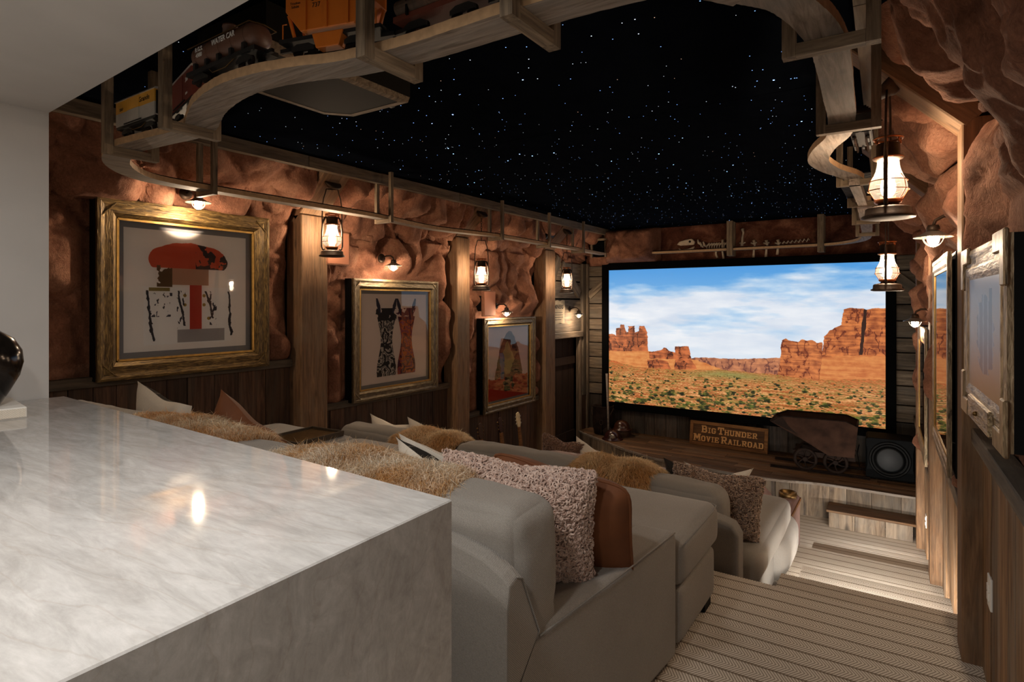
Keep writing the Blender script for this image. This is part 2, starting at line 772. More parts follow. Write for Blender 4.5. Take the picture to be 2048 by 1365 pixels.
def sample_mesh(me, count, seed=1):
    """random points with normals on a mesh of quads or triangles"""
    rg = np.random.default_rng(seed)
    me.calc_loop_triangles()
    nt = len(me.loop_triangles)
    T = np.empty(nt * 3, np.int32)
    me.loop_triangles.foreach_get('vertices', T)
    T = T.reshape(-1, 3)
    V = np.empty(len(me.vertices) * 3, np.float32)
    me.vertices.foreach_get('co', V)
    V = V.reshape(-1, 3)
    a, b, c = V[T[:, 0]], V[T[:, 1]], V[T[:, 2]]
    nr = np.cross(b - a, c - a)
    ar = np.linalg.norm(nr, axis=1)
    k = rg.choice(nt, count, p=ar / ar.sum())
    u, v = rg.random((2, count, 1))
    fl = (u + v) > 1
    u, v = np.where(fl, 1 - u, u), np.where(fl, 1 - v, v)
    P = a[k] + (b[k] - a[k]) * u + (c[k] - a[k]) * v
    return P, nr[k] / np.maximum(ar[k], 1e-12)[:, None]


def smooth_path(pts, n=6):
    """Catmull-Rom through the points"""
    P = [np.array(p, float) for p in pts]
    out = []
    for i in range(len(P) - 1):
        p0, p1, p2, p3 = P[max(i - 1, 0)], P[i], P[i + 1], P[min(i + 2, len(P) - 1)]
        for k in range(n):
            t = k / n
            out.append(0.5 * (2 * p1 + (p2 - p0) * t + (2 * p0 - 5 * p1 + 4 * p2 - p3) * t * t + (3 * p1 - p0 - 3 * p2 + p3) * t ** 3))
    out.append(P[-1])
    return out


# ------------------------------------------------------------------ materials
M = {}
M['white_wall'] = plain('white_plaster', '#c4c1bd', 0.85, noise=0.03, nscale=6, bump=0.04)
M['post'] = wood('post_timber', '#523c29', '#75573d', '#926f4f', 'Z', 1.3, spread=0.15, grey='#7a6a58', greyamt=0.4)
M['post_x'] = wood('rafter_timber', '#523c29', '#75573d', '#926f4f', 'X', 1.3, spread=0.15, grey='#7a6a58', greyamt=0.4)
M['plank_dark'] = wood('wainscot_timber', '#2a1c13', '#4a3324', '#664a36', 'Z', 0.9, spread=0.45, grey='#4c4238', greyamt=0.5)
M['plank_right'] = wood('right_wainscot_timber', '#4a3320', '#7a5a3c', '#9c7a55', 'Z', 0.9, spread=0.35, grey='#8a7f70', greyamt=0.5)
M['plank_grey'] = wood('stage_front_timber', '#3d3128', '#6f5f4e', '#917e68', 'Z', 0.8, spread=0.45, streak=7.0, grey='#77726a', greyamt=0.5)
M['plank_stage'] = wood('stage_floor_timber', '#3a2819', '#64462c', '#8a6642', 'X', 0.9, spread=0.5, grey='#6a5a4a', greyamt=0.5)
M['barn_x'] = wood('barn_board_timber', '#3a3026', '#655646', '#8a7a66', 'X', 0.9, spread=0.35, grey='#5c564e', greyamt=0.6)
M['barn_y'] = wood('barn_board_timber_deep', '#3a3026', '#655646', '#8a7a66', 'Y', 0.9, spread=0.35, grey='#5c564e', greyamt=0.6)
M['barn_z'] = wood('barn_board_timber_upright', '#3a3026', '#655646', '#8a7a66', 'Z', 0.9, spread=0.35, grey='#5c564e', greyamt=0.6)
M['screen_plank'] = wood('screen_wainscot_timber', '#2a221c', '#463a30', '#5e5044', 'Z', 0.9, spread=0.45, grey='#4a4844', greyamt=0.5)
M['shelf_x'] = wood('shelf_timber', '#56493d', '#83766a', '#a4978a', 'X', 1.6, spread=0.12, grey='#7f7a74', greyamt=0.7)
M['shelf_y'] = wood('shelf_timber_long', '#56493d', '#83766a', '#a4978a', 'Y', 1.6, spread=0.12, grey='#7f7a74', greyamt=0.7)
M['hanger'] = wood('hanger_timber', '#4a3d31', '#74634f', '#96826a', 'Z', 1.6, spread=0.2)
M['hanger_x'] = wood('hanger_bar_timber', '#4a3d31', '#74634f', '#96826a', 'X', 1.6, spread=0.2)
M['sign_wood'] = wood('sign_timber', '#4a2e18', '#744c26', '#936638', 'X', 1.4, spread=0.1)
M['sign_board'] = wood('sign_board_timber', '#2e1c0e', '#4e3218', '#684420', 'X', 1.4, spread=0.1)
M['letters'] = plain('sign_letter_paint', '#d09a5c', 0.7, noise=0.15, nscale=60)
M['door'] = wood('door_timber', '#160d07', '#26170c', '#352012', 'Z', 0.9, spread=0.2)
M['black'] = plain('black_satin', '#0b0b0b', 0.6, spec=0.15)
M['black_matte'] = plain('black_velvet', '#060606', 0.95, spec=0.05)
M['sub_black'] = plain('speaker_black', '#0e0f10', 0.7, noise=0.1, spec=0.06)
M['sub_cone'] = plain('speaker_cone', '#101112', 0.5, spec=0.25)
M['iron'] = plain('aged_iron', '#3a2c22', 0.55, metal=0.7, noise=0.35, nscale=30, bump=0.1)
M['copper'] = plain('copper_ring', '#a0623c', 0.35, metal=0.9, noise=0.3, nscale=40)
M['rust'] = plain('rusted_steel', '#38261d', 0.85, metal=0.1, noise=0.4, nscale=10, bump=0.2, spec=0.15)
M['rust_dark'] = plain('dark_rusted_steel', '#241913', 0.8, metal=0.2, noise=0.5, nscale=14, bump=0.2, spec=0.2)
M['glass'] = thin_glass('lamp_glass', (0.97, 0.96, 0.94), 0.02, glow_haze=0.035)
M['picture_glass'] = thin_glass('picture_glass', (0.98, 0.98, 0.98), 0.005, 1.6)
M['bulb'] = emis('lit_bulb', (1.0, 0.84, 0.62), 40.0)
M['shade_white'] = plain('enamel_shade', '#e8e2d8', 0.4)
M['steel'] = plain('polished_nickel', '#b8b2a8', 0.3, metal=0.9)
M['sofa'] = fabric('sofa_weave', '#918b83', 420)
M['sofa_dark'] = fabric('sofa_weave_dark', '#857e75', 420)
M['rust_leather'] = plain('rust_suede', '#6e3e1c', 0.75, noise=0.18, nscale=10, bump=0.05)
M['cream'] = fabric('cream_linen', '#d9cfbf', 380, 0.1)
M['charcoal'] = fabric('charcoal_cloth', '#2b2825', 380, 0.2)


def plaid_mat():
    m = NT('charcoal_plaid')
    m.p.inputs['Roughness'].default_value = 0.95
    m.p.inputs['Specular IOR Level'].default_value = 0.1
    tc = m.node('ShaderNodeTexCoord')
    sx = m.node('ShaderNodeSeparateXYZ')
    m.link(tc.outputs['Object'], sx.inputs[0])
    col = lin('#2a2724')
    for k in (0, 2):
        d = m.node('ShaderNodeMath', operation='DIVIDE')
        m.link(sx.outputs[k], d.inputs[0])
        d.inputs[1].default_value = 0.085
        f = m.node('ShaderNodeMath', operation='FRACT')
        m.link(d.outputs[0], f.inputs[0])
        r = m.ramp([(0.0, (0.8,) * 3), (0.035, (0.0,) * 3)], f.outputs[0], 'CONSTANT')
        col = m.mix(r.outputs[0], col, lin('#8d8478'))
    m.base(col)
    nz = m.noise(tc.outputs['Object'], 300, 2)
    m.bump(nz.outputs[0], 0.3, 0.002)
    return m.m


M['plaid'] = plaid_mat()
M['mauve_leather'] = plain('mauve_leather', '#7d625c', 0.5, noise=0.1, nscale=30, bump=0.05)
def wool_mat():
    m = NT('wool')
    m.n.remove(m.p)
    a = m.node('ShaderNodeAttribute', attribute_name='Col')
    d = m.node('ShaderNodeBsdfDiffuse')
    t = m.node('ShaderNodeBsdfTranslucent')
    mx = m.node('ShaderNodeMixShader')
    mx.inputs[0].default_value = 0.5
    m.link(a.outputs['Color'], d.inputs[0])
    m.link(a.outputs['Color'], t.inputs[0])
    m.link(d.outputs[0], mx.inputs[1])
    m.link(t.outputs[0], mx.inputs[2])
    m.link(mx.outputs[0], m.out.inputs[0])
    return m.m


M['wool'] = wool_mat()
M['boucle'] = vcol_mat('boucle_yarn', 0.95, 0.4)
M['trim_board'] = wood('ceiling_trim_timber', '#40352a', '#6b5b4a', '#8a785f', 'Y', 1.0, spread=0.3, grey='#6e675e', greyamt=0.5)
M['raw_edge'] = plain('raw_cut_edge', '#b3906a', 0.8, noise=0.15, nscale=40)
M['hide'] = plain('sheep_hide', '#a97e4c', 0.9, noise=0.2)
M['mauve_cloth'] = plain('mauve_backing_cloth', '#93796b', 0.95, noise=0.15, nscale=60)
M['brown_cloth'] = plain('brown_backing_cloth', '#6e5443', 0.95, noise=0.15, nscale=60)
M['tray'] = plain('dark_tray', '#3a2e20', 0.5, noise=0.15)
M['brass'] = plain('old_brass', '#6a5230', 0.4, metal=0.85, noise=0.3, nscale=25)
M['bone'] = plain('plaster_bone', '#d0bda4', 0.85, noise=0.15, nscale=25, bump=0.1)
M['plate'] = plain('white_plate', '#e6e2da', 0.5)
M['led'] = emis('led_strip', (1.0, 0.93, 0.84), 6.0)
M['paper_old'] = plain('old_paper', '#94856d', 0.9, noise=0.2, nscale=12)
M['ink'] = plain('ink', '#231a14', 0.9)
M['white_paint'] = plain('white_lettering', '#e8e6e0', 0.7)


def rock_mat(name, dark, mid, light, scale=1.0):
    m = NT(name)
    m.p.inputs['Roughness'].default_value = 0.9
    m.p.inputs['Specular IOR Level'].default_value = 0.2
    tc = m.node('ShaderNodeTexCoord')
    big = m.noise(tc.outputs['Object'], 2.6 * scale, 6, 0.6, 0.5)
    mp = m.node('ShaderNodeMapping')
    mp.inputs['Scale'].default_value = (1, 1.2, 0.8)
    m.link(tc.outputs['Object'], mp.inputs['Vector'])
    fine = m.noise(mp.outputs[0], 45 * scale, 8, 0.7, 1.2)
    mid_n = m.noise(mp.outputs[0], 14 * scale, 6, 0.65, 0.8)
    col = m.ramp([(0.25, lin(dark)), (0.5, lin(mid)), (0.75, lin(light))], big.outputs[0]).outputs[0]
    f2 = m.ramp([(0.35, (0.72, 0.68, 0.66)), (0.65, (1.15, 1.12, 1.1))], fine.outputs[0]).outputs[0]
    col = m.mix(1.0, col, f2, 'MULTIPLY')
    m.base(col)
    h = m.mix(0.45, mid_n.outputs[0], fine.outputs[0])
    m.bump(h, 1.0, 0.028)
    return m.m


M['rock'] = rock_mat('red_rock', '#624031', '#92654f', '#b88a70')
M['rock_frieze'] = rock_mat('painted_red_rock', '#3a2118', '#6b3f2e', '#a9785c', 1.6)


def counter_mat():
    m = NT('pale_quartzite')
    m.p.inputs['Roughness'].default_value = 0.05
    m.p.inputs['Specular IOR Level'].default_value = 0.5
    tc = m.node('ShaderNodeTexCoord')
    mp = m.node('ShaderNodeMapping')
    mp.inputs['Rotation'].default_value = (0.2, 0.35, 0.9)
    mp.inputs['Scale'].default_value = (2.0, 9.0, 6.0)
    m.link(tc.outputs['Object'], mp.inputs['Vector'])
    a = m.noise(mp.outputs[0], 2.2, 10, 0.68, 0.9)
    b = m.noise(tc.outputs['Object'], 1.6, 5, 0.6, 0.6)
    c = m.noise(mp.outputs[0], 9.0, 8, 0.7, 0.5)
    col = m.ramp([(0.25, lin('#9c9894')), (0.48, lin('#b3b0ac')), (0.72, lin('#c7c4c1'))], a.outputs[0]).outputs[0]
    f = m.ramp([(0.4, (0, 0, 0)), (0.7, (0.4, 0.4, 0.4))], b.outputs[0]).outputs[0]
    col = m.mix(f, col, lin('#b0a89f'))
    f2 = m.ramp([(0.3, (0.88,) * 3), (0.65, (1.04,) * 3)], c.outputs[0]).outputs[0]
    col = m.mix(1.0, col, f2, 'MULTIPLY')
    # thin veins
    w = m.node('ShaderNodeTexWave', wave_type='BANDS')
    w.inputs['Scale'].default_value = 0.7
    w.inputs['Distortion'].default_value = 9.0
    w.inputs['Detail'].default_value = 6.0
    w.inputs['Detail Scale'].default_value = 1.3
    m.link(mp.outputs[0], w.inputs['Vector'])
    vf = m.ramp([(0.985, (0, 0, 0)), (1.0, (0.16,) * 3)], w.outputs[0]).outputs[0]
    col = m.mix(vf, col, lin('#8f7d6a'))
    m.base(col)
    return m.m


M['quartzite'] = counter_mat()


def carpet_mat():
    """herringbone runner: bands across the aisle, chevrons inside them, darker lines between"""
    m = NT('striped_carpet')
    m.p.inputs['Roughness'].default_value = 1.0
    m.p.inputs['Specular IOR Level'].default_value = 0.1
    tc = m.node('ShaderNodeTexCoord')
    sx = m.node('ShaderNodeSeparateXYZ')
    m.link(tc.outputs['Object'], sx.inputs[0])

    def math_(op, a, b=None):
        nd = m.node('ShaderNodeMath', operation=op)
        for s, v in zip(nd.inputs, (a, b)):
            if v is None:
                continue
            if hasattr(v, 'is_linked'):
                m.link(v, s)
            else:
                s.default_value = v
        return nd.outputs[0]
    wob = m.noise(tc.outputs['Object'], 25, 2)
    y = math_('ADD', sx.outputs[1], math_('MULTIPLY', math_('SUBTRACT', wob.outputs[0], 0.5), 0.006))
    # riser faces run on in z
    y = math_('SUBTRACT', y, sx.outputs[2])
    band = math_('FRACT', math_('DIVIDE', y, 0.100))
    tri = math_('ABSOLUTE', math_('SUBTRACT', band, 0.5))          # 0 middle .. .5 edge
    ch = math_('FRACT', math_('ADD', math_('DIVIDE', sx.outputs[0], 0.013), math_('MULTIPLY', tri, 5.0)))
    chv = math_('ABSOLUTE', math_('SUBTRACT', ch, 0.5))
    c1 = m.ramp([(0.12, lin('#9c8f80')), (0.3, lin('#ded3c4'))], chv).outputs[0]
    ln = m.ramp([(0.42, (0, 0, 0)), (0.465, (0.8,) * 3)], tri).outputs[0]
    col = m.mix(ln, c1, lin('#6b5844'))
    pile = m.noise(tc.outputs['Object'], 260, 2)
    pv = m.ramp([(0.3, (0.8,) * 3), (0.7, (1.12,) * 3)], pile.outputs[0]).outputs[0]
    col = m.mix(1.0, col, pv, 'MULTIPLY')
    m.base(col)
    hh = m.mix(0.5, pile.outputs[0], chv)
    m.bump(hh, 0.5, 0.004)
    return m.m


M['carpet'] = carpet_mat()


def gold_mat(name, a, b, c, axis):
    m = NT(name)
    m.p.inputs['Roughness'].default_value = 0.42
    m.p.inputs['Metallic'].default_value = 0.55
    tc = m.node('ShaderNodeTexCoord')
    mp = m.node('ShaderNodeMapping')
    s = [55.0] * 3
    s['XYZ'.index(axis)] = 9.0
    mp.inputs['Scale'].default_value = s
    m.link(tc.outputs['Object'], mp.inputs['Vector'])
    nz = m.noise(mp.outputs[0], 1.6, 5, 0.6, 0.8)
    m.base(m.ramp([(0.3, lin(a)), (0.5, lin(b)), (0.72, lin(c))], nz.outputs[0]).outputs[0])
    m.bump(nz.outputs[0], 0.8, 0.006)
    return m.m


for ax in 'XZ':
    M['gold_' + ax] = gold_mat('hammered_gold_' + ax, '#2b1f10', '#5f4a28', '#957a48', ax)
    M['bronze_' + ax] = gold_mat('aged_bronze_' + ax, '#352c1c', '#685840', '#948464', ax)
    M['silver_' + ax] = gold_mat('champagne_leaf_' + ax, '#4a3e30', '#9a8568', '#c9b595', ax)
M['gold_trim'] = plain('gold_trim', '#b08a4a', 0.35, metal=0.7, noise=0.2, nscale=30)
M['mat_board'] = plain('grey_mat_board', '#8d8d90', 0.9)

# ================================================================== SETTING
XR0, YR0, DR = 0.27, 3.0, math.atan(0.021)        # the right wall's plank plane leans inward a little with depth
S_Y = 8.65                                          # screen wall
CEIL = 2.57
FL = [0.0, -0.16, -0.32, -0.48, -0.64, -0.80, -0.96]


def xr(y):
    return XR0 - 0.021 * (y - YR0)


# ------------------------------------------------------------------ floor: three carpeted terraces with two treads between each
floor = struct('floor')


def slab(name, x0, x1, y0, y1, ztop, zbot):
    r = 0.018
    prof = [(y0, zbot), (y0, ztop)]
    for k in range(5):
        a = PI / 2 * (1 - k / 4)
        prof.append((y1 - r + r * math.cos(a), ztop - r + r * math.sin(a)))
    prof += [(y1, zbot)]
    return MB().prism(prof, x0, x1, 'X').build(name, M['carpet'], floor)


slab('upper_terrace', -4.45, 0.36, -3.0, 3.27, FL[0], -1.2)
slab('carpet_tread', -0.60, 0.36, 3.26, 3.82, FL[1], -1.2)
slab('carpet_tread', -0.56, 0.36, 3.81, 4.39, FL[2], -1.2)
slab('middle_terrace', -4.45, 0.34, 3.20, 5.18, FL[3], -1.2)
slab('carpet_tread', -0.645, 0.34, 5.17, 5.75, FL[4], -1.2)
slab('carpet_tread', -0.60, 0.34, 5.74, 6.31, FL[5], -1.2)
slab('lower_terrace', -4.45, 0.34, 5.10, 8.75, FL[6], -1.2)

# ------------------------------------------------------------------ left wall
wl = struct('wall_left')


def resample(prof, step):
    P = [np.array(p, float) for p in prof]
    out = []
    for a, b in zip(P[:-1], P[1:]):
        n = max(2, int(np.linalg.norm(b - a) / step))
        out += [a + (b - a) * i / n for i in range(n)]
    out.append(P[-1])
    return np.array(out)


def rock_patch(name, prof, y0, y1, side, parent, mat, seed, amp=0.17, cell=0.42, stretch=1.0, avoid=(), step=0.026, edge=0.16, bed=0.0):
    C = resample(prof, step)
    T = np.gradient(C, axis=0)
    for _ in range(6):
        T[1:-1] = (T[:-2] + T[1:-1] * 2 + T[2:]) / 4
    T /= np.linalg.norm(T, axis=1)[:, None]
    N2 = np.stack([T[:, 1], -T[:, 0]], 1) * (1 if side > 0 else -1)
    ny = int((y1 - y0) / step)
    Y = np.linspace(y0, y1, ny + 1)
    s = np.concatenate([[0], np.cumsum(np.linalg.norm(np.diff(C, axis=0), axis=1))])
    G = np.zeros((len(C), ny + 1, 3))
    G[..., 0] = C[:, 0][:, None]
    G[..., 1] = Y[None]
    G[..., 2] = C[:, 1][:, None]
    P = G + seed * 11.3
    wrp = np.stack([fbm(P * 1.7, 3), fbm(P * 1.7 + 40, 3), fbm(P * 1.7 + 80, 3)], -1)
    Q = (P + wrp * 0.22) / cell * np.array([1.0, 1.0, 1.0 / stretch])
    f1, f2 = worley(Q, seed)
    crev = np.clip((f2 - f1) / 0.35, 0, 1) ** 0.6
    dome = np.clip(1 - f1 ** 2, 0, 1)
    g1, g2 = worley(Q * 2.3 + 5, seed + 3)
    d = amp * (0.70 * crev * (0.35 + 0.65 * dome) + 0.16 * np.clip(1 - g1, 0, 1))
    d += amp * 0.42 * fbm(P * 2.2, 4) + 0.012 * fbm(P * 13, 4) + 0.006 * (1 - np.abs(fbm(P * 28, 3)))
    d = np.maximum(d, 0.0) + 0.015
    e = np.clip(np.minimum(Y - y0, y1 - Y) / edge, 0, 1)[None]
    eb = np.clip(s / 0.12, 0, 1)[:, None]
    et = np.clip((s[-1] - s) / 0.30, 0, 1)[:, None]
    d = d * (0.25 + 0.75 * et * et * (3 - 2 * et))
    d = d * np.sqrt(np.clip(1 - (1 - e) ** 2, 0, 1)) * np.sqrt(np.clip(1 - (1 - eb) ** 2, 0, 1))
    for (a0, a1, b0, b1, mx) in avoid:
        out = np.maximum(np.maximum(a0 - G[..., 1], G[..., 1] - a1), np.maximum(b0 - G[..., 2], G[..., 2] - b1))
        lim = mx + np.clip(out, 0, 1) * 0.9
        d = np.minimum(d, lim)
    V = G.copy()
    V[..., 0] += N2[:, 0][:, None] * d
    V[..., 2] += N2[:, 1][:, None] * d
    k = ny + 1
    i, j = np.meshgrid(np.arange(len(C) - 1), np.arange(ny), indexing='ij')
    F = np.stack([i * k + j, i * k + j + 1, (i + 1) * k + j + 1, (i + 1) * k + j], -1).reshape(-1, 4)
    if side > 0:
        F = F[:, ::-1]
    return mesh_np(name, V.reshape(-1, 3), F, mat, parent, smooth=True)


BAYS = [(0.95, 3.09, 0.975), (3.36, 5.14, 0.545), (5.37, 7.10, 0.14)]
POST_Y = [(3.09, 3.36), (5.14, 5.37), (7.10, 7.37)]
PAINT_L = [(1.623, 2.821, 0.952, 2.119), (3.681, 4.861, 0.526, 1.676), (5.706, 6.891, 0.09, 1.262)]
WX = -4.40
for b, (y0, y1, cz) in enumerate(BAYS):
    p = PAINT_L[b]
    rock_patch('rock_face', [(WX, cz - 0.03), (WX, 2.16), (-3.80, 2.66)], y0 - 0.02, y1 + 0.02, 1, wl, M['rock'], b + 1,
               amp=0.24 if b == 0 else 0.25, cell=0.50 if b == 0 else 0.36, stretch=0.9 if b == 0 else 1.5,
               avoid=[(p[0] - .02, p[1] + .02, p[2] - .02, p[3] + .02, 0.075)])
    y = y0
    while y < y1 - 0.02:
        w = min(random.uniform(0.13, 0.24), y1 - y)
        if y1 - y - w < 0.06:
            w = y1 - y
        fl = -1.0 if b else -0.05
        if b == 1:
            fl = -0.5
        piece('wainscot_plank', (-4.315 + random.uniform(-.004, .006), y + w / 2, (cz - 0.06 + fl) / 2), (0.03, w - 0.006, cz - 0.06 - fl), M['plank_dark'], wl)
        y += w
    piece('wainscot_cap', (-4.30, (y0 + y1) / 2, cz - 0.028), (0.075, y1 - y0, 0.065), M['barn_y'], wl, bevel=0.004)
for k, (y0, y1) in enumerate(POST_Y):
    zb = (-0.05, -0.5, -1.0)[k]
    piece('timber_post', (-4.25, (y0 + y1) / 2, (zb + 2.19) / 2), (0.20, y1 - y0, 2.19 - zb), M['post'], wl, bevel=0.008)
    # sloping rafter from the post's head to the ceiling trim
    L = math.hypot(0.42, 0.42)
    MB().box((0, 0, 0), (L + 0.10, y1 - y0, 0.11)).build('rafter', M['post_x'], wl, (-4.235 + 0.215, (y0 + y1) / 2, 2.19 + 0.235), (0, -math.atan2(0.42, 0.42), 0), bevel=0.006)
# ceiling trim boards along the left cove
y = 0.95
while y < 8.5:
    w = min(random.uniform(1.3, 2.2), 8.6 - y)
    piece('trim_board', (-3.80, y + w / 2, 2.53), (0.06, w - 0.006, 0.085), M['trim_board'], wl)
    y += w
# barn boards and the opening beyond the last post
DY0, DY1 = 7.37, 8.42
for z0, z1 in ((1.0, 1.50), (1.51, 1.77), (1.78, 2.06)):
    piece('barn_board', (-4.30, (DY0 + DY1) / 2, (z0 + z1) / 2), (0.04, DY1 - DY0, z1 - z0 - 0.012), M['barn_y'], wl)
MB().box((0, 0, 0), (0.035, 0.14, 0.72)).build('barn_brace', M['barn_z'], wl, (-4.265, 8.05, 1.80), (math.radians(52), 0, 0))
MB().box((0, 0, 0), (0.035, 0.14, 0.60)).build('barn_brace', M['barn_z'], wl, (-4.262, 7.52, 1.86), (math.radians(-28), 0, 0))
piece('door_lintel', (-4.27, (DY0 + DY1) / 2, 0.955), (0.09, DY1 - DY0, 0.09), M['barn_y'], wl, bevel=0.006)
piece('corner_board', (-4.27, 8.49, 1.02), (0.06, 0.12, 2.1), M['barn_z'], wl, bevel=0.005)
piece('corner_board', (-4.25, 8.59, 0.75), (0.05, 0.07, 2.65), M['barn_z'], wl, bevel=0.005)
piece('corner_board', (-4.28, 8.36, 0.0), (0.07, 0.07, 1.9), M['barn_z'], wl, bevel=0.005)
piece('barn_board', (-4.28, 8.50, -0.50), (0.05, 0.2, 0.94), M['plank_dark'], wl)
rock_patch('rock_face', [(WX, 2.03), (WX, 2.20), (-3.84, 2.66)], 7.36, 8.64, 1, wl, M['rock'], 6, amp=0.22, cell=0.34, stretch=1.0)
MB().box((0, 0, 0), (0.02, 9.8, 3.8)).build('wall_backing', M['black_matte'], wl, (-4.46, 3.9, 0.7))

door = struct('door_1')
for k in range(5):
    w = 0.19
    piece('door_plank', (-4.375, 7.395 + w * (k + .5), -0.03), (0.03, w - 0.006, 1.86), M['door'], door)
piece('door_rail', (-4.35, 7.87, 0.55), (0.03, 0.93, 0.12), M['door'], door)
piece('door_rail', (-4.35, 7.87, -0.62), (0.03, 0.93, 0.12), M['door'], door)

# ------------------------------------------------------------------ right wall (local x = 0 is the plank plane, local y = 0 lies 3 m ahead)
wr = struct('wall_right')
wr.location = (XR0, YR0, 0)
wr.rotation_euler = (0, 0, DR)
RB = [(-2.05, -0.01, 0.95, -0.05), (0.18, 1.95, 0.52, -0.5), (2.17, 4.0, 0.08, -1.0), (4.2, 5.65, 0.08, -1.0)]
PAINT_R = [(-1.08, -0.25, 1.06, 1.64), (0.19, 1.15, 0.69, 1.68), (2.2, 3.3, 0.25, 1.26)]
for b, (y0, y1, cz, fl) in enumerate(RB):
    av = []
    if b < 3:
        p = PAINT_R[b]
        av = [(p[0] - .03, p[1] + .03, p[2] - .03, p[3] + .03, 0.07)]
        if b == 0:
            av.append((-2.1, p[1], 0.7, 1.80, 0.08))
    if b < 3:
        rock_patch('rock_face', [(0.11, cz - 0.03), (0.11, 2.20), (-0.39, 2.66)], y0 - 0.02, y1 + 0.02, -1, wr, M['rock'], 20 + b,
                   amp=0.26 if b == 0 else 0.24, cell=0.55 if b == 0 else 0.4, stretch=1.3, avoid=av, step=0.016 if b == 0 else 0.024)
    y = y0
    while y < y1 - 0.02:
        w = min(random.uniform(0.13, 0.22), y1 - y)
        if y1 - y - w < 0.06:
            w = y1 - y
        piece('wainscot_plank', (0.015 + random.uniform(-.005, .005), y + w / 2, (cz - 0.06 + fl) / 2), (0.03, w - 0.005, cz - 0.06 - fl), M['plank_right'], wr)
        y += w
    piece('wainscot_cap', (-0.005, (y0 + y1) / 2, cz - 0.03), (0.07, y1 - y0, 0.06), M['barn_y'], wr, bevel=0.004)
for k, (y0, y1, zb) in enumerate(((-0.012, 0.165, -0.35), (1.95, 2.15, -0.85), (4.0, 4.2, -1.0))):
    piece('timber_post', (0.015, (y0 + y1) / 2, (zb + 2.2) / 2), (0.17, y1 - y0, 2.2 - zb), M['post'], wr, bevel=0.006)
    MB().box((0, 0, 0), (0.62, 0.2, 0.10)).build('rafter', M['post_x'], wr, (-0.045 - 0.195, (y0 + y1) / 2 + 0.01, 2.20 + 0.215), (0, math.radians(45), 0), bevel=0.006)
y = -2.05
while y < 5.5:
    w = min(random.uniform(1.2, 1.9), 5.65 - y)
    piece('trim_board', (-0.40, y + w / 2, 2.52), (0.05, w - 0.006, 0.10), M['trim_board'], wr)
    y += w
MB().box((0, 0, 0), (0.02, 8.0, 3.9)).build('wall_backing', M['black_matte'], wr, (0.16, 1.8, 0.65))

# ------------------------------------------------------------------ screen wall
ws = struct('wall_screen')
MB().box((0, 0, 0), (4.9, 0.03, 3.9)).build('wall_backing', M['black_matte'], ws, (-2.1, S_Y + 0.09, 0.7))
x = -4.25
while x < 0.16:
    w = min(random.uniform(0.13, 0.24), 0.17 - x)
    if 0.17 - x - w < 0.06:
        w = 0.17 - x
    piece('wainscot_plank', (x + w / 2, S_Y + 0.02 + random.uniform(-.004, .004), -0.31), (w - 0.006, 0.03, 0.56), M['screen_plank'], ws)
    x += w
for x0, x1 in ((-4.24, -3.86), (-0.16, 0.17)):
    z = -0.02
    k = 0
    while z < 2.0:
        h = random.uniform(0.17, 0.25)
        h = min(h, 2.04 - z)
        MB().box((0, 0, 0), (x1 - x0, 0.05, h - 0.012)).build('barn_board', M['barn_x'], ws, ((x0 + x1) / 2, S_Y + 0.01, z + h / 2), (random.uniform(-.05, .05), 0, random.uniform(-.01, .01)), bevel=0.008)
        z += h
MB().box((0, 0, 0), (0.52, 0.03, 0.11)).build('barn_brace', M['barn_x'], ws, (-4.03, S_Y - 0.035, 1.72), (0, math.radians(-40), 0))
MB().box((0, 0, 0), (0.46, 0.03, 0.11)).build('barn_brace', M['barn_x'], ws, (0.0, S_Y - 0.035, 1.72), (0, math.radians(42), 0))

# painted rock frieze over the screen
def frieze(name, x0, x1, z0, z1, ybase, amp, seed, mat, step=0.03, cell=0.5, bulge=0.0):
    nx, nz = int((x1 - x0) / step), int((z1 - z0) / step)
    X, Z = np.meshgrid(np.linspace(x0, x1, nx + 1), np.linspace(z0, z1, nz + 1), indexing='ij')
    P = np.stack([X, Z, 0 * X + seed * 3.7], -1)
    wv = np.stack([fbm(P * 2, 3), fbm(P * 2 + 30, 3), 0 * X], -1)
    f1, f2 = worley((P + wv * .25) / cell, seed)
    d = amp * (0.5 * np.clip((f2 - f1) / .4, 0, 1) + 0.8 * fbm(P * 3, 4) + 0.25 * fbm(P * 11, 3))
    e = np.clip(np.minimum(np.minimum(X - x0, x1 - X), np.minimum(Z - z0, z1 - Z)) / 0.1, 0, 1)
    d = (d + amp * .4 + bulge) * np.sqrt(1 - (1 - e) ** 2)
    V = np.stack([X, ybase - d, Z], -1).reshape(-1, 3)
    k = nz + 1
    i, j = np.meshgrid(np.arange(nx), np.arange(nz), indexing='ij')
    F = np.stack([i * k + j, (i + 1) * k + j, (i + 1) * k + j + 1, i * k + j + 1], -1).reshape(-1, 4)
    return mesh_np(name, V, F, mat, ws, smooth=True)


frieze('rock_frieze', -4.3, 0.25, 2.02, 2.60, S_Y + 0.02, 0.05, 31, M['rock_frieze'])
frieze('rock_face', -4.15, -3.80, 2.03, 2.60, S_Y - 0.15, 0.12, 33, M['rock'], 0.025, 0.3)
frieze('rock_face', -3.86, -3.04, 2.05, 2.585, S_Y + 0.01, 0.09, 35, M['rock'], 0.02, 0.20, 0.33)

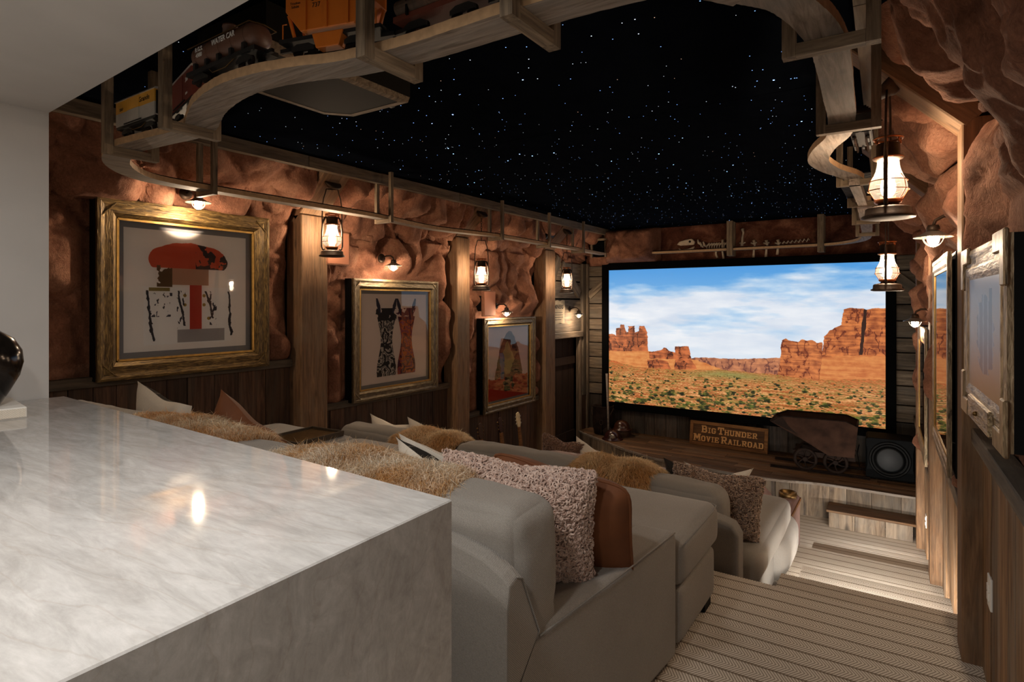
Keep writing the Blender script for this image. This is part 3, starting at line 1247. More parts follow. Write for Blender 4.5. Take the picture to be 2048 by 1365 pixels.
# ------------------------------------------------------------------ starry ceiling
ce = struct('ceiling')
for k, (a, b) in enumerate(((0.79, 3.4), (3.406, 5.9), (5.906, 8.75))):
    piece('ceiling_panel', (-2.05, (a + b) / 2, CEIL + 0.03), (4.9, b - a, 0.04), plain('night_ceiling', '#0a0d13', 0.9, spec=0.0, noise=0.15, nscale=8) if k == 0 else bpy.data.materials['night_ceiling'], ce)
for nm, cnt, r0, r1, colr, st in (('stars_white', 420, 0.0016, 0.0030, (0.75, 0.85, 1.0), 2.2), ('stars_blue', 520, 0.0016, 0.0034, (0.22, 0.42, 1.0), 2.8),
                                  ('stars_bright', 70, 0.0034, 0.0054, (0.30, 0.52, 1.0), 8.0), ('stars_amber', 60, 0.0014, 0.0022, (1.0, 0.6, 0.4), 2.0)):
    V, F = [], []
    for _ in range(cnt):
        x, y = RNG.uniform(-3.7, -0.25), RNG.uniform(1.0, 8.5)
        r = RNG.uniform(r0, r1)
        b0 = len(V)
        V += [(x + r * math.cos(a * PI / 3), y + r * math.sin(a * PI / 3), CEIL + 0.006) for a in range(6)]
        F.append([b0 + q for q in (5, 4, 3, 2, 1, 0)])
    o = mesh_np(nm, V, F, emis(nm, colr, st), ce)
    tag(o, kind='stuff')

# ------------------------------------------------------------------ bar room around the camera
def bar_struct(name):
    s_ = struct(name)
    s_.location = (-2.868, 0.94, 0)
    s_.rotation_euler = (0, 0, math.radians(-2.7))
    return s_


BR = bar_struct('wall_bar_left')
piece('plaster_wall', (-0.07, -2.0, 1.11), (0.14, 4.0, 2.24), M['white_wall'], BR)
piece('plaster_wall', (-0.86, -0.07, 1.31), (1.6, 0.14, 2.6), M['white_wall'], bar_struct('wall_back'))
piece('plaster_wall', (1.55, -3.96, 1.11), (3.3, 0.1, 2.24), M['white_wall'], bar_struct('wall_bar_rear'))
piece('plaster_wall', (3.22, -2.0, 1.11), (0.1, 3.9, 2.24), M['white_wall'], bar_struct('wall_bar_right'))
cb = struct('ceiling_bar')
cb.location = BR.location
cb.rotation_euler = BR.rotation_euler
piece('soffit', (1.55, -2.0, 2.40), (3.45, 4.0, 0.36), M['white_wall'], cb)

# ------------------------------------------------------------------ stage
ST = -0.575
EDGE = [(-4.26, 8.33), (-4.16, 8.25), (-3.85, 8.05), (-3.56, 7.862), (-3.18, 7.62), (-2.75, 7.43), (-2.43, 7.35), (-1.83, 7.28), (-1.48, 7.27), (-1.165, 7.30), (-0.87, 7.39), (-0.674, 7.42), (-0.3, 7.42), (0.17, 7.42)]
EX, EY = np.array(EDGE).T


def edge_y(x):
    return float(np.interp(x, EX, EY))


stage = struct('stage')
y = 7.22
row = 0
while y < S_Y:
    y2 = y + 0.092
    x = -4.25 + random.uniform(-0.8, 0)
    while x < 0.165:
        x2 = x + random.uniform(0.55, 1.15)
        a, b = max(x, -4.25), min(x2, 0.165)
        x = x2
        if b - a < 0.03:
            continue
        xs = np.linspace(a + 0.0015, b - 0.0015, max(3, int((b - a) / 0.07)))
        run = [(q, max(y, edge_y(q))) for q in xs if edge_y(q) < y2 - 0.004]
        if len(run) < 2:
            continue
        cx, cy = (run[0][0] + run[-1][0]) / 2, y + 0.046
        poly = [(q - cx, w - cy) for q, w in run] + [(q - cx, y2 - 0.002 - cy) for q, w in run[::-1]]
        dz = random.uniform(-0.0015, 0.0015)
        MB().prism(poly, -0.024 + dz, dz, 'Z').build('stage_plank', M['plank_stage'], stage, (cx, cy, ST))
    y = y2
# curved front of upright boards with a thin nosing
cur = smooth_path([(a, b, 0) for a, b in EDGE], 8)
d = [0.0]
for a, b in zip(cur[:-1], cur[1:]):
    d.append(d[-1] + float(np.linalg.norm(b - a)))
d = np.array(d)
cur = np.array(cur)


def along(s):
    return Vector((float(np.interp(s, d, cur[:, 0])), float(np.interp(s, d, cur[:, 1])), 0))


s = 0.0
while s < d[-1] - 0.02:
    w = min(random.uniform(0.14, 0.27), d[-1] - s)
    a, b = along(s + 0.002), along(s + w - 0.002)
    c = (a + b) / 2
    MB().box((0, 0, 0), ((b - a).length, 0.025, 0.36)).build('front_board', M['plank_grey'], stage, (c.x, c.y + 0.022, ST - 0.205), (0, 0, math.atan2(b.y - a.y, b.x - a.x)))
    s += w
MB().sweep([(p[0], p[1] + 0.006, ST - 0.026) for p in cur[::2]], 0.03, 0.026, 0.002).build('stage_nosing', M['shelf_x'], stage)
MB().prism([(a, b + 0.06) for a, b in EDGE] + [(0.17, S_Y), (-4.26, S_Y)], ST - 0.38, ST - 0.026, 'Z').build('stage_body', M['black_matte'], stage)

step = thing('stage_step', 'weathered plank step box before the raised stage', 'step', (-0.275, 7.27, FL[6]))
step['kind'] = 'thing'
piece('step_tread', (-0.005, -0.005, 0.178), (0.80, 0.30, 0.025), M['plank_stage'], step, bevel=0.003)
x = -0.385
for w in (0.22, 0.025, 0.27, 0.235):
    piece('step_board', (x + w / 2, -0.115, 0.082), (w - 0.004, 0.022, 0.165), M['plank_grey'], step)
    x += w
piece('step_board', (-0.375, 0.0, 0.082), (0.022, 0.20, 0.165), M['plank_grey'], step)

# LED strips tucked under the tread nosings
strips = struct('trim_1')
for (x0, x1, y, z) in ((-0.48, 0.2, 3.825, -0.20), (-0.48, 0.18, 4.395, -0.36), (-0.55, 0.16, 5.755, -0.68), (-0.52, 0.14, 6.315, -0.84)):
    piece('led_strip', ((x0 + x1) / 2, y, z), (x1 - x0, 0.006, 0.012), M['led'], strips)
    area_light('step_strip', ((x0 + x1) / 2, y + 0.012, z), (math.radians(70), 0, 0), x1 - x0, STRIP_W, (1.0, 0.95, 0.88), 0.015)

# ================================================================== PICTURES (computed here)
def grid(w, h):
    return np.meshgrid((np.arange(w) + .5) / w, (np.arange(h) + .5) / h)


def n2(x, y, s, o=4, seed=0.0):
    return fbm(np.stack([x * s, y * s, 0 * x + seed], -1), o)


def rgb(h):
    h = h.lstrip('#')
    return np.array([int(h[i:i + 2], 16) / 255 for i in (0, 2, 4)])


def inside(x, y, poly):
    r = np.zeros(x.shape, bool)
    n = len(poly)
    for i in range(n):
        x0, y0 = poly[i]
        x1, y1 = poly[(i + 1) % n]
        if y0 == y1:
            continue
        c = ((y0 > y) != (y1 > y)) & (x < (x1 - x0) * (y - y0) / (y1 - y0) + x0)
        r ^= c
    return r


def lay(img, mask, col):
    m = mask[..., None].astype(float)
    return img * (1 - m) + col * m


def desert_picture(w=1280, h=720):
    u, v = grid(w, h)
    # sky
    t = np.clip(v / 0.62, 0, 1)[..., None]
    sky = rgb('#4f9de2') * (1 - t) + rgb('#c9e0f4') * t
    cl = n2(u * 1.0, v * 2.0, 3.0, 7, 3.0) * 0.75 + 0.45 - 9.0 * np.clip(v - 0.42, 0, 1) ** 2 - np.clip(0.24 - v, 0, 1) * (5.2 - 2.2 * u)
    cl += n2(u * .7, v * 2.2, 13, 5, 9.0) * 0.30
    a = np.clip(cl * 1.5 + 0.30, 0, 0.96)[..., None]
    shade = np.clip(0.45 + n2(u, v * 2.2, 5, 5, 21.0), 0, 1)[..., None]
    img = sky * (1 - a) + (rgb('#d9e2f0') * (1 - shade) + rgb('#fbfbfd') * shade) * a
    low = np.clip((v - 0.40) / 0.25, 0, 1)[..., None]
    img = img * (1 - .5 * low) + rgb('#dfe9f4') * .5 * low

    def X(px):
        p = (px - 325) / 1303
        return 1.278 * p / (1 + .278 * p)

    def V(px, py):
        p = (px - 325) / 1303
        return (py - (288 - 43 * p)) / ((893 + 140 * p) - (288 - 43 * p))

    def PL(pts, wob=0.0):
        return [(X(a), V(a, b)) for a, b in pts]
    wx = u + n2(u, v, 45, 4, 1.0) * 0.004
    wy = v + n2(u, v, 40, 4, 5.0) * 0.007
    gr = n2(u, v, 40, 4, 2.0)
    vert = n2(u * 2.6, v * .7, 13, 5, 7.0) + .5 * n2(u, v, 18, 4, 17.0)
    strat = n2(u * .4, v * 5, 14, 5, 8.0)

    v2 = n2(u * 1.7, v * .45, 16, 4, 27.0) + gr * .25

    def rock(lit, dark, kv=1.0, ks=0.6):
        f = 0.74 + .30 * kv * vert + .45 * ks * strat + gr * .45
        f = f - .55 * kv * np.exp(-(v2 / .055) ** 2) * (vert < .1) - .30 * ks * np.exp(-((strat + .15) / .05) ** 2)
        f = np.clip(f, 0, 1)[..., None]
        return rgb(dark) * (1 - f) + rgb(lit) * f
    # far mesas
    far = PL([(690, 700), (760, 693), (900, 700), (1000, 700), (1140, 695), (1300, 690), (1300, 800), (690, 800)])
    img = lay(img, inside(wx, wy, far), rock('#d48a5e', '#6e3d35', 1.4, .5))
    # left slope
    sl = PL([(300, 655), (420, 655), (510, 662), (560, 676), (640, 690), (740, 705), (850, 745), (850, 830), (300, 830)])
    img = lay(img, inside(wx, wy, sl), rock('#e69a58', '#c0622e', .3, .7))
    for pl in ([(300, 585), (340, 580), (358, 590), (360, 555), (378, 552), (380, 538), (396, 538), (402, 560), (408, 575), (418, 572), (415, 548), (446, 543), (447, 575), (466, 570), (468, 547), (492, 545), (506, 575), (509, 662), (300, 662)],
               [(636, 640), (700, 642), (707, 660), (712, 700), (740, 745), (632, 750), (640, 690), (636, 660)],
               [(515, 668), (560, 660), (575, 655), (583, 646), (598, 648), (606, 660), (640, 672), (640, 700), (515, 695)],
               [(505, 700), (560, 700), (600, 708), (620, 750), (510, 740)]):
        img = lay(img, inside(wx, wy, PL(pl)), rock('#d47442', '#4c2016', 1.7, .8))
    # right buttes
    b1 = PL([(1140, 612), (1160, 606), (1185, 618), (1215, 622), (1235, 612), (1285, 614), (1300, 626), (1332, 626), (1335, 800), (1110, 800), (1130, 740)])
    img = lay(img, inside(wx, wy, b1), rock('#dc8248', '#6a2a18', 1.4, .9))
    b2 = PL([(1315, 810), (1330, 690), (1340, 600), (1362, 572), (1400, 552), (1420, 545), (1430, 470), (1470, 462), (1524, 468), (1540, 472), (1580, 464), (1650, 466), (1650, 830), (1315, 830)])
    m2 = inside(wx, wy, b2)
    img = lay(img, m2, rock('#dc8044', '#6a2a18', 1.5, .9))
    crack = m2 & (np.abs(u - X(1525) + (v - V(1525, 560)) * 0.05) < 0.004 + 0.006 * np.abs(vert)) & (v < V(1525, 690))
    img = lay(img, crack, rgb('#2e1510'))
    apron = PL([(1310, 700), (1400, 690), (1500, 685), (1650, 690), (1650, 850), (1300, 850)])
    img = lay(img, inside(wx, wy, apron) & m2, rock('#e09050', '#b4562a', .15, .9))
    # plain
    line = V(325, 745) + 0 * u + (u * 0.00)
    line = np.interp(u, [0, X(450), X(700), X(850), X(1110), X(1300), 1], [V(325, 700), V(450, 735), V(700, 752), V(850, 750), V(1110, 775), V(1300, 800), V(1628, 800)])
    gm = wy > line
    dpt = np.clip((v - 0.70) / 0.30, 0.0, 1)
    pers = 1.0 / (0.12 + dpt)
    gu, gv = u * (1 + pers * .8), np.log(0.1 + dpt) * 2.2
    gn = n2(gu, gv, 6, 5, 12.0)
    gn2 = n2(gu * 2, gv * 2.5, 14, 4, 15.0)
    f = np.clip(0.5 + gn * .8 + gn2 * .5 + n2(u * 2, v * 3.5, 60, 4, 44.0) * .9, 0, 1)[..., None]
    gcol = rgb('#a04a1e') * (1 - f) + rgb('#eeb072') * f
    redden = np.clip(1 - dpt * 3.5, 0, 1)[..., None] * np.clip(0.4 + (np.abs(u - .45) * 1.6), 0, 1)[..., None]
    gcol = gcol * (1 - .7 * redden) + rgb('#c8602c') * .7 * redden
    midg = (np.exp(-((u - .50) / .16) ** 2) * np.exp(-((v - (line + .03)) / .025) ** 2))[..., None]
    gcol = gcol * (1 - .8 * midg) + rgb('#8f9a58') * .8 * midg
    olive = np.clip((n2(gu * .8, gv * 1.6, 7, 5, 33.0) + n2(u * 2, v * 4, 40, 3, 34.0) * .5 + .02) * 3.2, 0, .8)[..., None]
    gcol = gcol * (1 - olive) + (rgb('#6a5628') * (1 - f) + rgb('#a2883e') * f) * olive
    img = lay(img, gm, gcol)
    # scrub
    rg = np.random.default_rng(5)
    for _ in range(640):
        q = rg.random() ** 0.8
        cy = 0.735 + 0.26 * q
        cx = rg.random()
        if cy < float(np.interp(cx, u[0], line[0])) + .012:
            continue
        rx = (0.003 + 0.015 * q * rg.random() ** 1.6) * (1.7 if rg.random() < .10 else 1)
        ry = rx * .75
        x0, x1 = int(max(0, (cx - rx * 1.6) * w)), int(min(w, (cx + rx * 1.6) * w + 1))
        y0, y1 = int(max(0, (cy - ry * 2.4) * h)), int(min(h, (cy + ry * 2.4) * h + 1))
        if x1 <= x0 or y1 <= y0:
            continue
        su, sv = u[y0:y1, x0:x1], v[y0:y1, x0:x1]
        rr = ((su - cx) / rx) ** 2 + ((sv - cy) / (ry * 1.4)) ** 2 + gn2[y0:y1, x0:x1] * 1.6 + gr[y0:y1, x0:x1] * 1.2
        mk = rr < 0.75
        lit = np.clip(0.55 - (sv - cy) / ry * .35 + gr[y0:y1, x0:x1] * 1.5, 0, 1)[..., None]
        img[y0:y1, x0:x1] = lay(img[y0:y1, x0:x1], mk, rgb('#181b0c') * (1 - lit) + rgb('#646828') * lit)
    return np.clip(img, 0, 1)


def stroke_noise(u, v, ang, s, seed):
    a = u * math.cos(ang) + v * math.sin(ang)
    b = -u * math.sin(ang) + v * math.cos(ang)
    return n2(a * .25, b * 1.6, s, 4, seed)


def abstract_one(w=420, h=420):
    """flat colour blocks: a red dome over ochre, white and grey slabs on cream paper"""
    u, v = grid(w, h)
    img = np.ones((h, w, 3)) * rgb('#faf4ee')
    n = n2(u, v, 9, 4, 2.0)
    e = ((u - .50) / .33) ** 2 + ((v - .24) / .15) ** 2 + n * .12
    img = lay(img, (e < 1) & (v < .31), rgb('#d4532e'))
    img = lay(img, (e < 1) & (v < .31) & (u > .55) & (n + (v - .2) * 3 > .05), rgb('#2b1a1c'))
    img = lay(img, (u > .34) & (u < .66) & (v > .31) & (v < .45), rgb('#c39578'))
    img = lay(img, (u > .24) & (u < .36) & (v > .29) & (v < .47) & (n > -.12), rgb('#5e4522'))
    img = lay(img, (u > .14) & (u < .86) & (v > .47) & (v < .95), rgb('#fbf8f5'))
    img = lay(img, (u > .50) & (u < .60) & (v > .45) & (v < .83), rgb('#c23a24'))
    img = lay(img, (u > .40) & (u < .80) & (v > .83) & (v < .94), rgb('#a7a3a2'))
    for k, (a, b, c, d) in enumerate(((.16, .5, .22, .92), (.84, .5, .86, .9), (.40, .5, .46, .8), (.64, .5, .70, .74))):
        t = np.abs(u - (a + (c - a) * np.clip((v - b) / (d - b), 0, 1)) + n * .02)
        img = lay(img, (t < .008 + .010 * np.clip(n2(u, v, 16, 3, 4.0 + k), 0, 1) * 2) & (v > b) & (v < d), rgb('#26242c'))
    for cx, cy in ((.46, .54), (.46, .62), (.62, .54), (.62, .62), (.66, .74)):
        img = lay(img, ((u - cx) ** 2 + (v - cy) ** 2) < .014 ** 2, rgb('#a5873c'))
    img = lay(img, (u > .18) & (u < .34) & (v > .475) & (v < .505), rgb('#8d7a3c'))
    dk = n2(u * 1.6, v * .8, 20, 4, 31.0)
    img = lay(img, (dk > .22) & (np.abs(u - .43) < .035) & (v > .50) & (v < .82), rgb('#2a2630'))
    img = lay(img, (dk > .20) & (np.abs(u - .70) < .03) & (v > .50) & (v < .80), rgb('#2a2630'))
    img = lay(img, (dk > .26) & (u > .17) & (u < .36) & (v > .52) & (v < .72), rgb('#34303a'))
    return img


def abstract_two(w=360, h=400):
    """two upright banded columns, one black and white, one purple and orange"""
    u, v = grid(w, h)
    img = np.ones((h, w, 3)) * rgb('#ece0dc')
    n = n2(u, v, 10, 4, 3.0)
    z = np.abs(((v * 3.2 + np.abs(u * 6 % 1 - .5) * 1.2 + n * 1.1) % 1) - .5)
    for cx, cols in ((.36, ('#2c2a30', '#c9c3bf', '#5c585a')), (.67, ('#5a2440', '#c0632e', '#8e4a64'))):
        body = (np.abs(u - cx) < .115 + .03 * np.sin(v * 9)) & (v > .26) & (v < .93)
        img = lay(img, body, rgb(cols[1]))
        img = lay(img, body & (z > .30), rgb(cols[0]))
        img = lay(img, body & (z < .12), rgb(cols[2]))
        top = (np.abs(u - cx) < .16) & (v > .16) & (v < .30) & (n + .25 > np.abs(u - cx) * 2)
        img = lay(img, top, rgb(cols[0]))
        for s in (-1, 1):
            img = lay(img, (np.abs(u - cx - s * (.10 + (0.2 - v) * .3)) < .025 * (1.1 - np.abs(v - .13) * 8)) & (v < .22) & (v > .05), rgb('#34344a'))
    return img


def abstract_three(w=340, h=400):
    """a dark arch round an olive field above a red band"""
    u, v = grid(w, h)
    img = np.ones((h, w, 3)) * rgb('#dccdd0')
    n = n2(u, v, 8, 4, 5.0)
    arch = (np.abs(u - .52) < .34 * np.sqrt(np.clip((v - .05) / .6, 0, 1)) + n * .03) & (v < .72)
    img = lay(img, arch, rgb('#35212a'))
    img = lay(img, (v > .70 + n * .05), rgb('#b23a26'))
    img = lay(img, (np.abs(u - .48) / .17 + np.abs(v - .46) / .30) + n * .2 < 1, rgb('#a39a6a'))
    img = lay(img, arch & (np.abs(u - .34) < .05 + n * .05) & (v > .35), rgb('#4c6a9a'))
    img = lay(img, ((np.abs(u - .5) < .10 + n * .2) & (v > .66) & (v < .90)), rgb('#3a2222'))
    return img


def painted_landscape(w=300, h=300, tone=0):
    u, v = grid(w, h)
    n = stroke_noise(u, v, .5, 9, 3.0 + tone)
    t = np.clip(v + n * .25, 0, 1)[..., None]
    if tone == 0:
        img = rgb('#8d8a92') * (1 - t) + rgb('#8a6f50') * t
        d = ((u - .55) / .26) ** 2 + ((v - .48) / .34) ** 2 + n * .7
        img = lay(img, d < 1, rgb('#3a3c4c'))
        img = lay(img, (d < 1) & (np.abs(((u * 7) % 1) - .5) < .12 + n * .1), rgb('#7c8496'))
        img = lay(img, (np.abs(u - .72) < .04) & (v > .1) & (v < .4), rgb('#2c2e3a'))
    else:
        img = rgb('#6d7f94') * (1 - t) + rgb('#7a4c34') * t
        img = lay(img, (v > .45 + n * .3) & (v < .7 + n * .2), rgb('#a3806a'))
    return img


# ================================================================== SCREEN
scr = thing('projection_screen', 'large fixed projection screen showing a red desert valley under a cloudy sky', 'screen', (-2.0, 8.5, 0.93))
quad_uv('screen_picture', [(-1.825, 0, -1.024), (1.829, 0, -1.024), (1.829, 0, 1.024), (-1.825, 0, 1.024)], print_mat('desert_film_frame', desert_picture(), emit=0.95), scr)
for (c, s) in (((-1.88, .03, 0), (0.11, 0.12, 2.27)), ((1.885, .03, 0), (0.11, 0.12, 2.27)), ((0, .03, 1.08), (3.66, 0.12, 0.11)), ((0, .03, -1.08), (3.66, 0.12, 0.11))):
    piece('frame_rail', c, s, M['black_matte'], scr, bevel=0.006)
piece('screen_backing', (0, .07, 0), (3.8, 0.04, 2.2), M['black_matte'], scr)


# ================================================================== LANTERNS
def make_lantern(name, label):
    t = thing(name, label, 'lantern', group='hanging oil-lamp lanterns')
    tank = MB().lathe([(0.001, 0.0), (0.085, 0.0), (0.102, 0.004), (0.104, 0.010), (0.100, 0.014), (0.090, 0.018), (0.088, 0.044), (0.080, 0.050), (0.045, 0.058), (0.040, 0.066), (0.001, 0.066)], 28).build('fuel_tank', M['iron'], t, smooth=True)
    MB().lathe([(0.030, 0.064), (0.050, 0.070), (0.056, 0.080), (0.052, 0.086), (0.030, 0.088), (0.001, 0.088)], 20).build('burner', M['copper'], t, smooth=True)
    g = [(0.045, 0.088), (0.062, 0.102), (0.071, 0.122), (0.073, 0.140), (0.068, 0.162), (0.058, 0.185), (0.048, 0.210), (0.043, 0.235), (0.042, 0.262)]
    vs = MB()
    n = 28
    ring = [(r * math.cos(2 * PI * k / n), r * math.sin(2 * PI * k / n), z) for r, z in g for k in range(n)]
    vs.add(ring, [(i * n + k, i * n + (k + 1) % n, (i + 1) * n + (k + 1) % n, (i + 1) * n + k) for i in range(len(g) - 1) for k in range(n)])
    vs.build('glass_globe', M['glass'], t, smooth=True)
    MB().lathe([(0.040, 0.258), (0.056, 0.262), (0.060, 0.268), (0.056, 0.274), (0.046, 0.276), (0.046, 0.326), (0.040, 0.332), (0.001, 0.334)], 24).build('chimney_cap', M['iron'], t, smooth=True)
    ct = MB()
    ct.tube([(0.056 * math.cos(2 * PI * k / 24), 0.056 * math.sin(2 * PI * k / 24), 0.268) for k in range(24)], 0.004, 6, True)
    ct.tube([(0.054 * math.cos(2 * PI * k / 24), 0.054 * math.sin(2 * PI * k / 24), 0.352) for k in range(24)], 0.005, 6, True)
    for k in range(6):
        a = 2 * PI * k / 6
        ct.box((0.050 * math.cos(a), 0.050 * math.sin(a), 0.342), (0.008, 0.008, 0.024))
    ct.build('cap_ring', M['copper'], t, smooth=True)
    for s in (-1, 1):
        MB().tube([(s * .055, 0, 0.056), (s * .074, 0, 0.064), (s * .081, 0, 0.085), (s * .080, 0, 0.20), (s * .072, 0, 0.29), (s * .058, 0, 0.322), (s * .044, 0, 0.326)], [0.0085] * 7, 8).build('side_tube', M['iron'], t, smooth=True)
    wr_ = MB()
    for zz, rr in ((0.125, 0.079), (0.165, 0.073)):
        wr_.tube([(rr * math.cos(2 * PI * k / 24), rr * math.sin(2 * PI * k / 24), zz) for k in range(24)], 0.0022, 5, True)
    for k in (1, 2, 4, 5):
        a = PI / 3 * k
        wr_.tube([(0.056 * math.cos(a), 0.056 * math.sin(a), 0.084), (0.080 * math.cos(a), 0.080 * math.sin(a), 0.125), (0.074 * math.cos(a), 0.074 * math.sin(a), 0.165), (0.058 * math.cos(a), 0.058 * math.sin(a), 0.190)], 0.0022, 5)
    wr_.build('wire_guard', M['copper'], t, smooth=True)
    MB().sphere((0, 0, 0.138), 0.030, 14, (1, 1, 1.5)).build('lit_bulb', M['bulb'], t, smooth=True)
    point_light('lantern_light', (0, 0, 0.20), LANTERN_W, WARM, 0.03, t)
    bl = [(0.078 * math.cos(a), 0, 0.33 + (0.30 * math.sin(a))) for a in np.linspace(0, PI, 19)]
    bl = [(0.078, 0, 0.25)] + bl + [(-0.078, 0, 0.25)]
    MB().tube([(x * (1 if z < .5 else .9), y, min(z, 0.56)) for x, y, z in bl], 0.005, 7).build('bail', M['iron'], t, smooth=True)
    return t


def hang(lan, loc, rz, canopy, tilt):
    """chain and round canopy on the sloping rafter, both part of the lantern"""
    lan.location = loc
    lan.rotation_euler = (0, 0, rz)
    top = Vector(canopy) - Vector(loc)
    R = Matrix.Rotation(-rz, 3, 'Z')
    top = R @ top
    ch = MB()
    z = 0.555
    k = 0
    while z < top.z - 0.01:
        f = (z - 0.555) / max(0.01, top.z - 0.555)
        c = Vector((top.x * f, top.y * f, z + 0.014))
        d1 = Vector((1, 0, 0)) if k % 2 else Vector((0, 1, 0))
        ch.tube([c + d1 * 0.008 * math.cos(a) + Vector((0, 0, 0.018 * math.sin(a))) for a in np.linspace(0, 2 * PI, 9)[:-1]], 0.0028, 5, True)
        z += 0.027
        k += 1
    ch.build('chain', M['iron'], lan)
    Rt = R @ Matrix.Rotation(tilt, 3, 'Y')
    MB().lathe([(0.001, -0.045), (0.020, -0.044), (0.040, -0.026), (0.066, -0.012), (0.078, 0.0), (0.078, 0.012), (0.001, 0.012)], 28, top, Rt).build('canopy', M['iron'], lan, smooth=True)


LANT = [
    ('aged iron lantern hanging beside the first left timber post, right of the cowboy-red picture', (-3.93, 3.225, 1.83), 0.9, (-3.93, 3.225, 2.44), 0.785),
    ('aged iron lantern hung by a chain between the two smaller left pictures', (-3.90, 5.255, 1.585), 0.9, (-3.90, 5.255, 2.45), 0.785),
    ('aged iron lantern hung before the barn boards in the far left corner', (-3.89, 7.235, 1.585), 0.9, (-3.89, 7.235, 2.45), 0.785),
    ('largest-looking iron lantern, hung from the nearest right rafter by the train shelf', (-0.052, 3.07, 1.822), PI / 2 - 0.1, (-0.045, 3.07, 2.41), -0.785),
    ('iron lantern hanging in front of the upper right corner of the projection screen', (-0.090, 5.0, 1.535), PI / 2 - 0.1, (-0.085, 5.03, 2.43), -0.785),
]
LANT[0] = ('aged iron lantern hanging beside the first left timber post, right of the largest picture',) + LANT[0][1:]
proto = make_lantern('hanging_lantern', LANT[0][0])
lans = [proto] + [copy_tree(proto) for _ in LANT[1:]]
for l, (lab, loc, rz, can, tl) in zip(lans, LANT):
    l['label'] = lab
    hang(l, loc, rz, can, tl)


# ================================================================== WALL SCONCES
def make_sconce():
    t = thing('barn_sconce', '', 'wall lamp', group='barn sconces above the pictures')
    # local: -Y is out of the wall, origin at the lamp's bulb centre
    R90 = Matrix.Rotation(PI / 2, 3, 'X')
    MB().lathe([(0.001, 0), (0.045, 0), (0.045, 0.012), (0.025, 0.022), (0.001, 0.024)], 20, (0, 0.17, 0.085), R90).build('back_plate', M['iron'], t, smooth=True)
    MB().tube([(0, 0.16, 0.085), (0, 0.10, 0.105), (0, 0.04, 0.105), (0, 0.008, 0.085), (0, 0, 0.062)], 0.008, 8).build('arm', M['iron'], t, smooth=True)
    MB().lathe([(0.001, 0.066), (0.022, 0.064), (0.028, 0.050), (0.030, 0.030), (0.001, 0.030)], 18).build('socket', M['iron'], t, smooth=True)
    sh = [(0.028, 0.034), (0.034, 0.030), (0.055, 0.018), (0.080, 0.008), (0.082, 0.004), (0.079, 0.004), (0.054, 0.013), (0.030, 0.026)]
    n = 30
    MB().add([(r * math.cos(2 * PI * k / n), r * math.sin(2 * PI * k / n), z) for r, z in sh for k in range(n)],
             [(i * n + k, i * n + (k + 1) % n, (i + 1) * n + (k + 1) % n, (i + 1) * n + k) for i in range(len(sh) - 1) for k in range(n)]).build('shade', M['steel'], t, smooth=True)
    MB().sphere((0, 0, -0.004), 0.026, 12, (1, 1, 1.25)).build('lit_bulb', M['bulb'], t, smooth=True)
    c = MB()
    for k in range(3):
        a = PI / 3 * k
        c.tube([(0.05 * math.cos(q) * math.cos(a), 0.05 * math.cos(q) * math.sin(a), 0.012 - 0.052 * math.sin(q)) for q in np.linspace(0, PI, 11)], 0.0022, 5)
    c.build('wire_guard', M['steel'], t, smooth=True)
    point_light('sconce_light', (0, 0, -0.046), SCONCE_W, WARM, 0.025, t)
    return t


SCON = [('barn sconce over the largest left picture, under the train shelf', (-4.03, 2.17, 2.135), 90),
        ('barn sconce over the middle left picture, on red rock', (-4.08, 4.08, 1.80), 90),
        ('barn sconce over the smallest left picture, nearest the far corner', (-4.10, 6.05, 1.325), 90),
        ('barn sconce on weathered boards above the dark left doorway', (-4.12, 8.05, 1.265), 90),
        ('barn sconce over the tall framed picture beyond the first right post', (0.125, 3.50, 1.765), -90 + 1.2),
        ('small far barn sconce beyond the second right post', (0.085, 5.75, 1.295), -90 + 1.2)]
sp = make_sconce()
for k, (lab, loc, rz) in enumerate(SCON):
    o = sp if k == 0 else copy_tree(sp)
    o['label'] = lab
    o.location = loc
    o.rotation_euler = (0, 0, math.radians(rz))


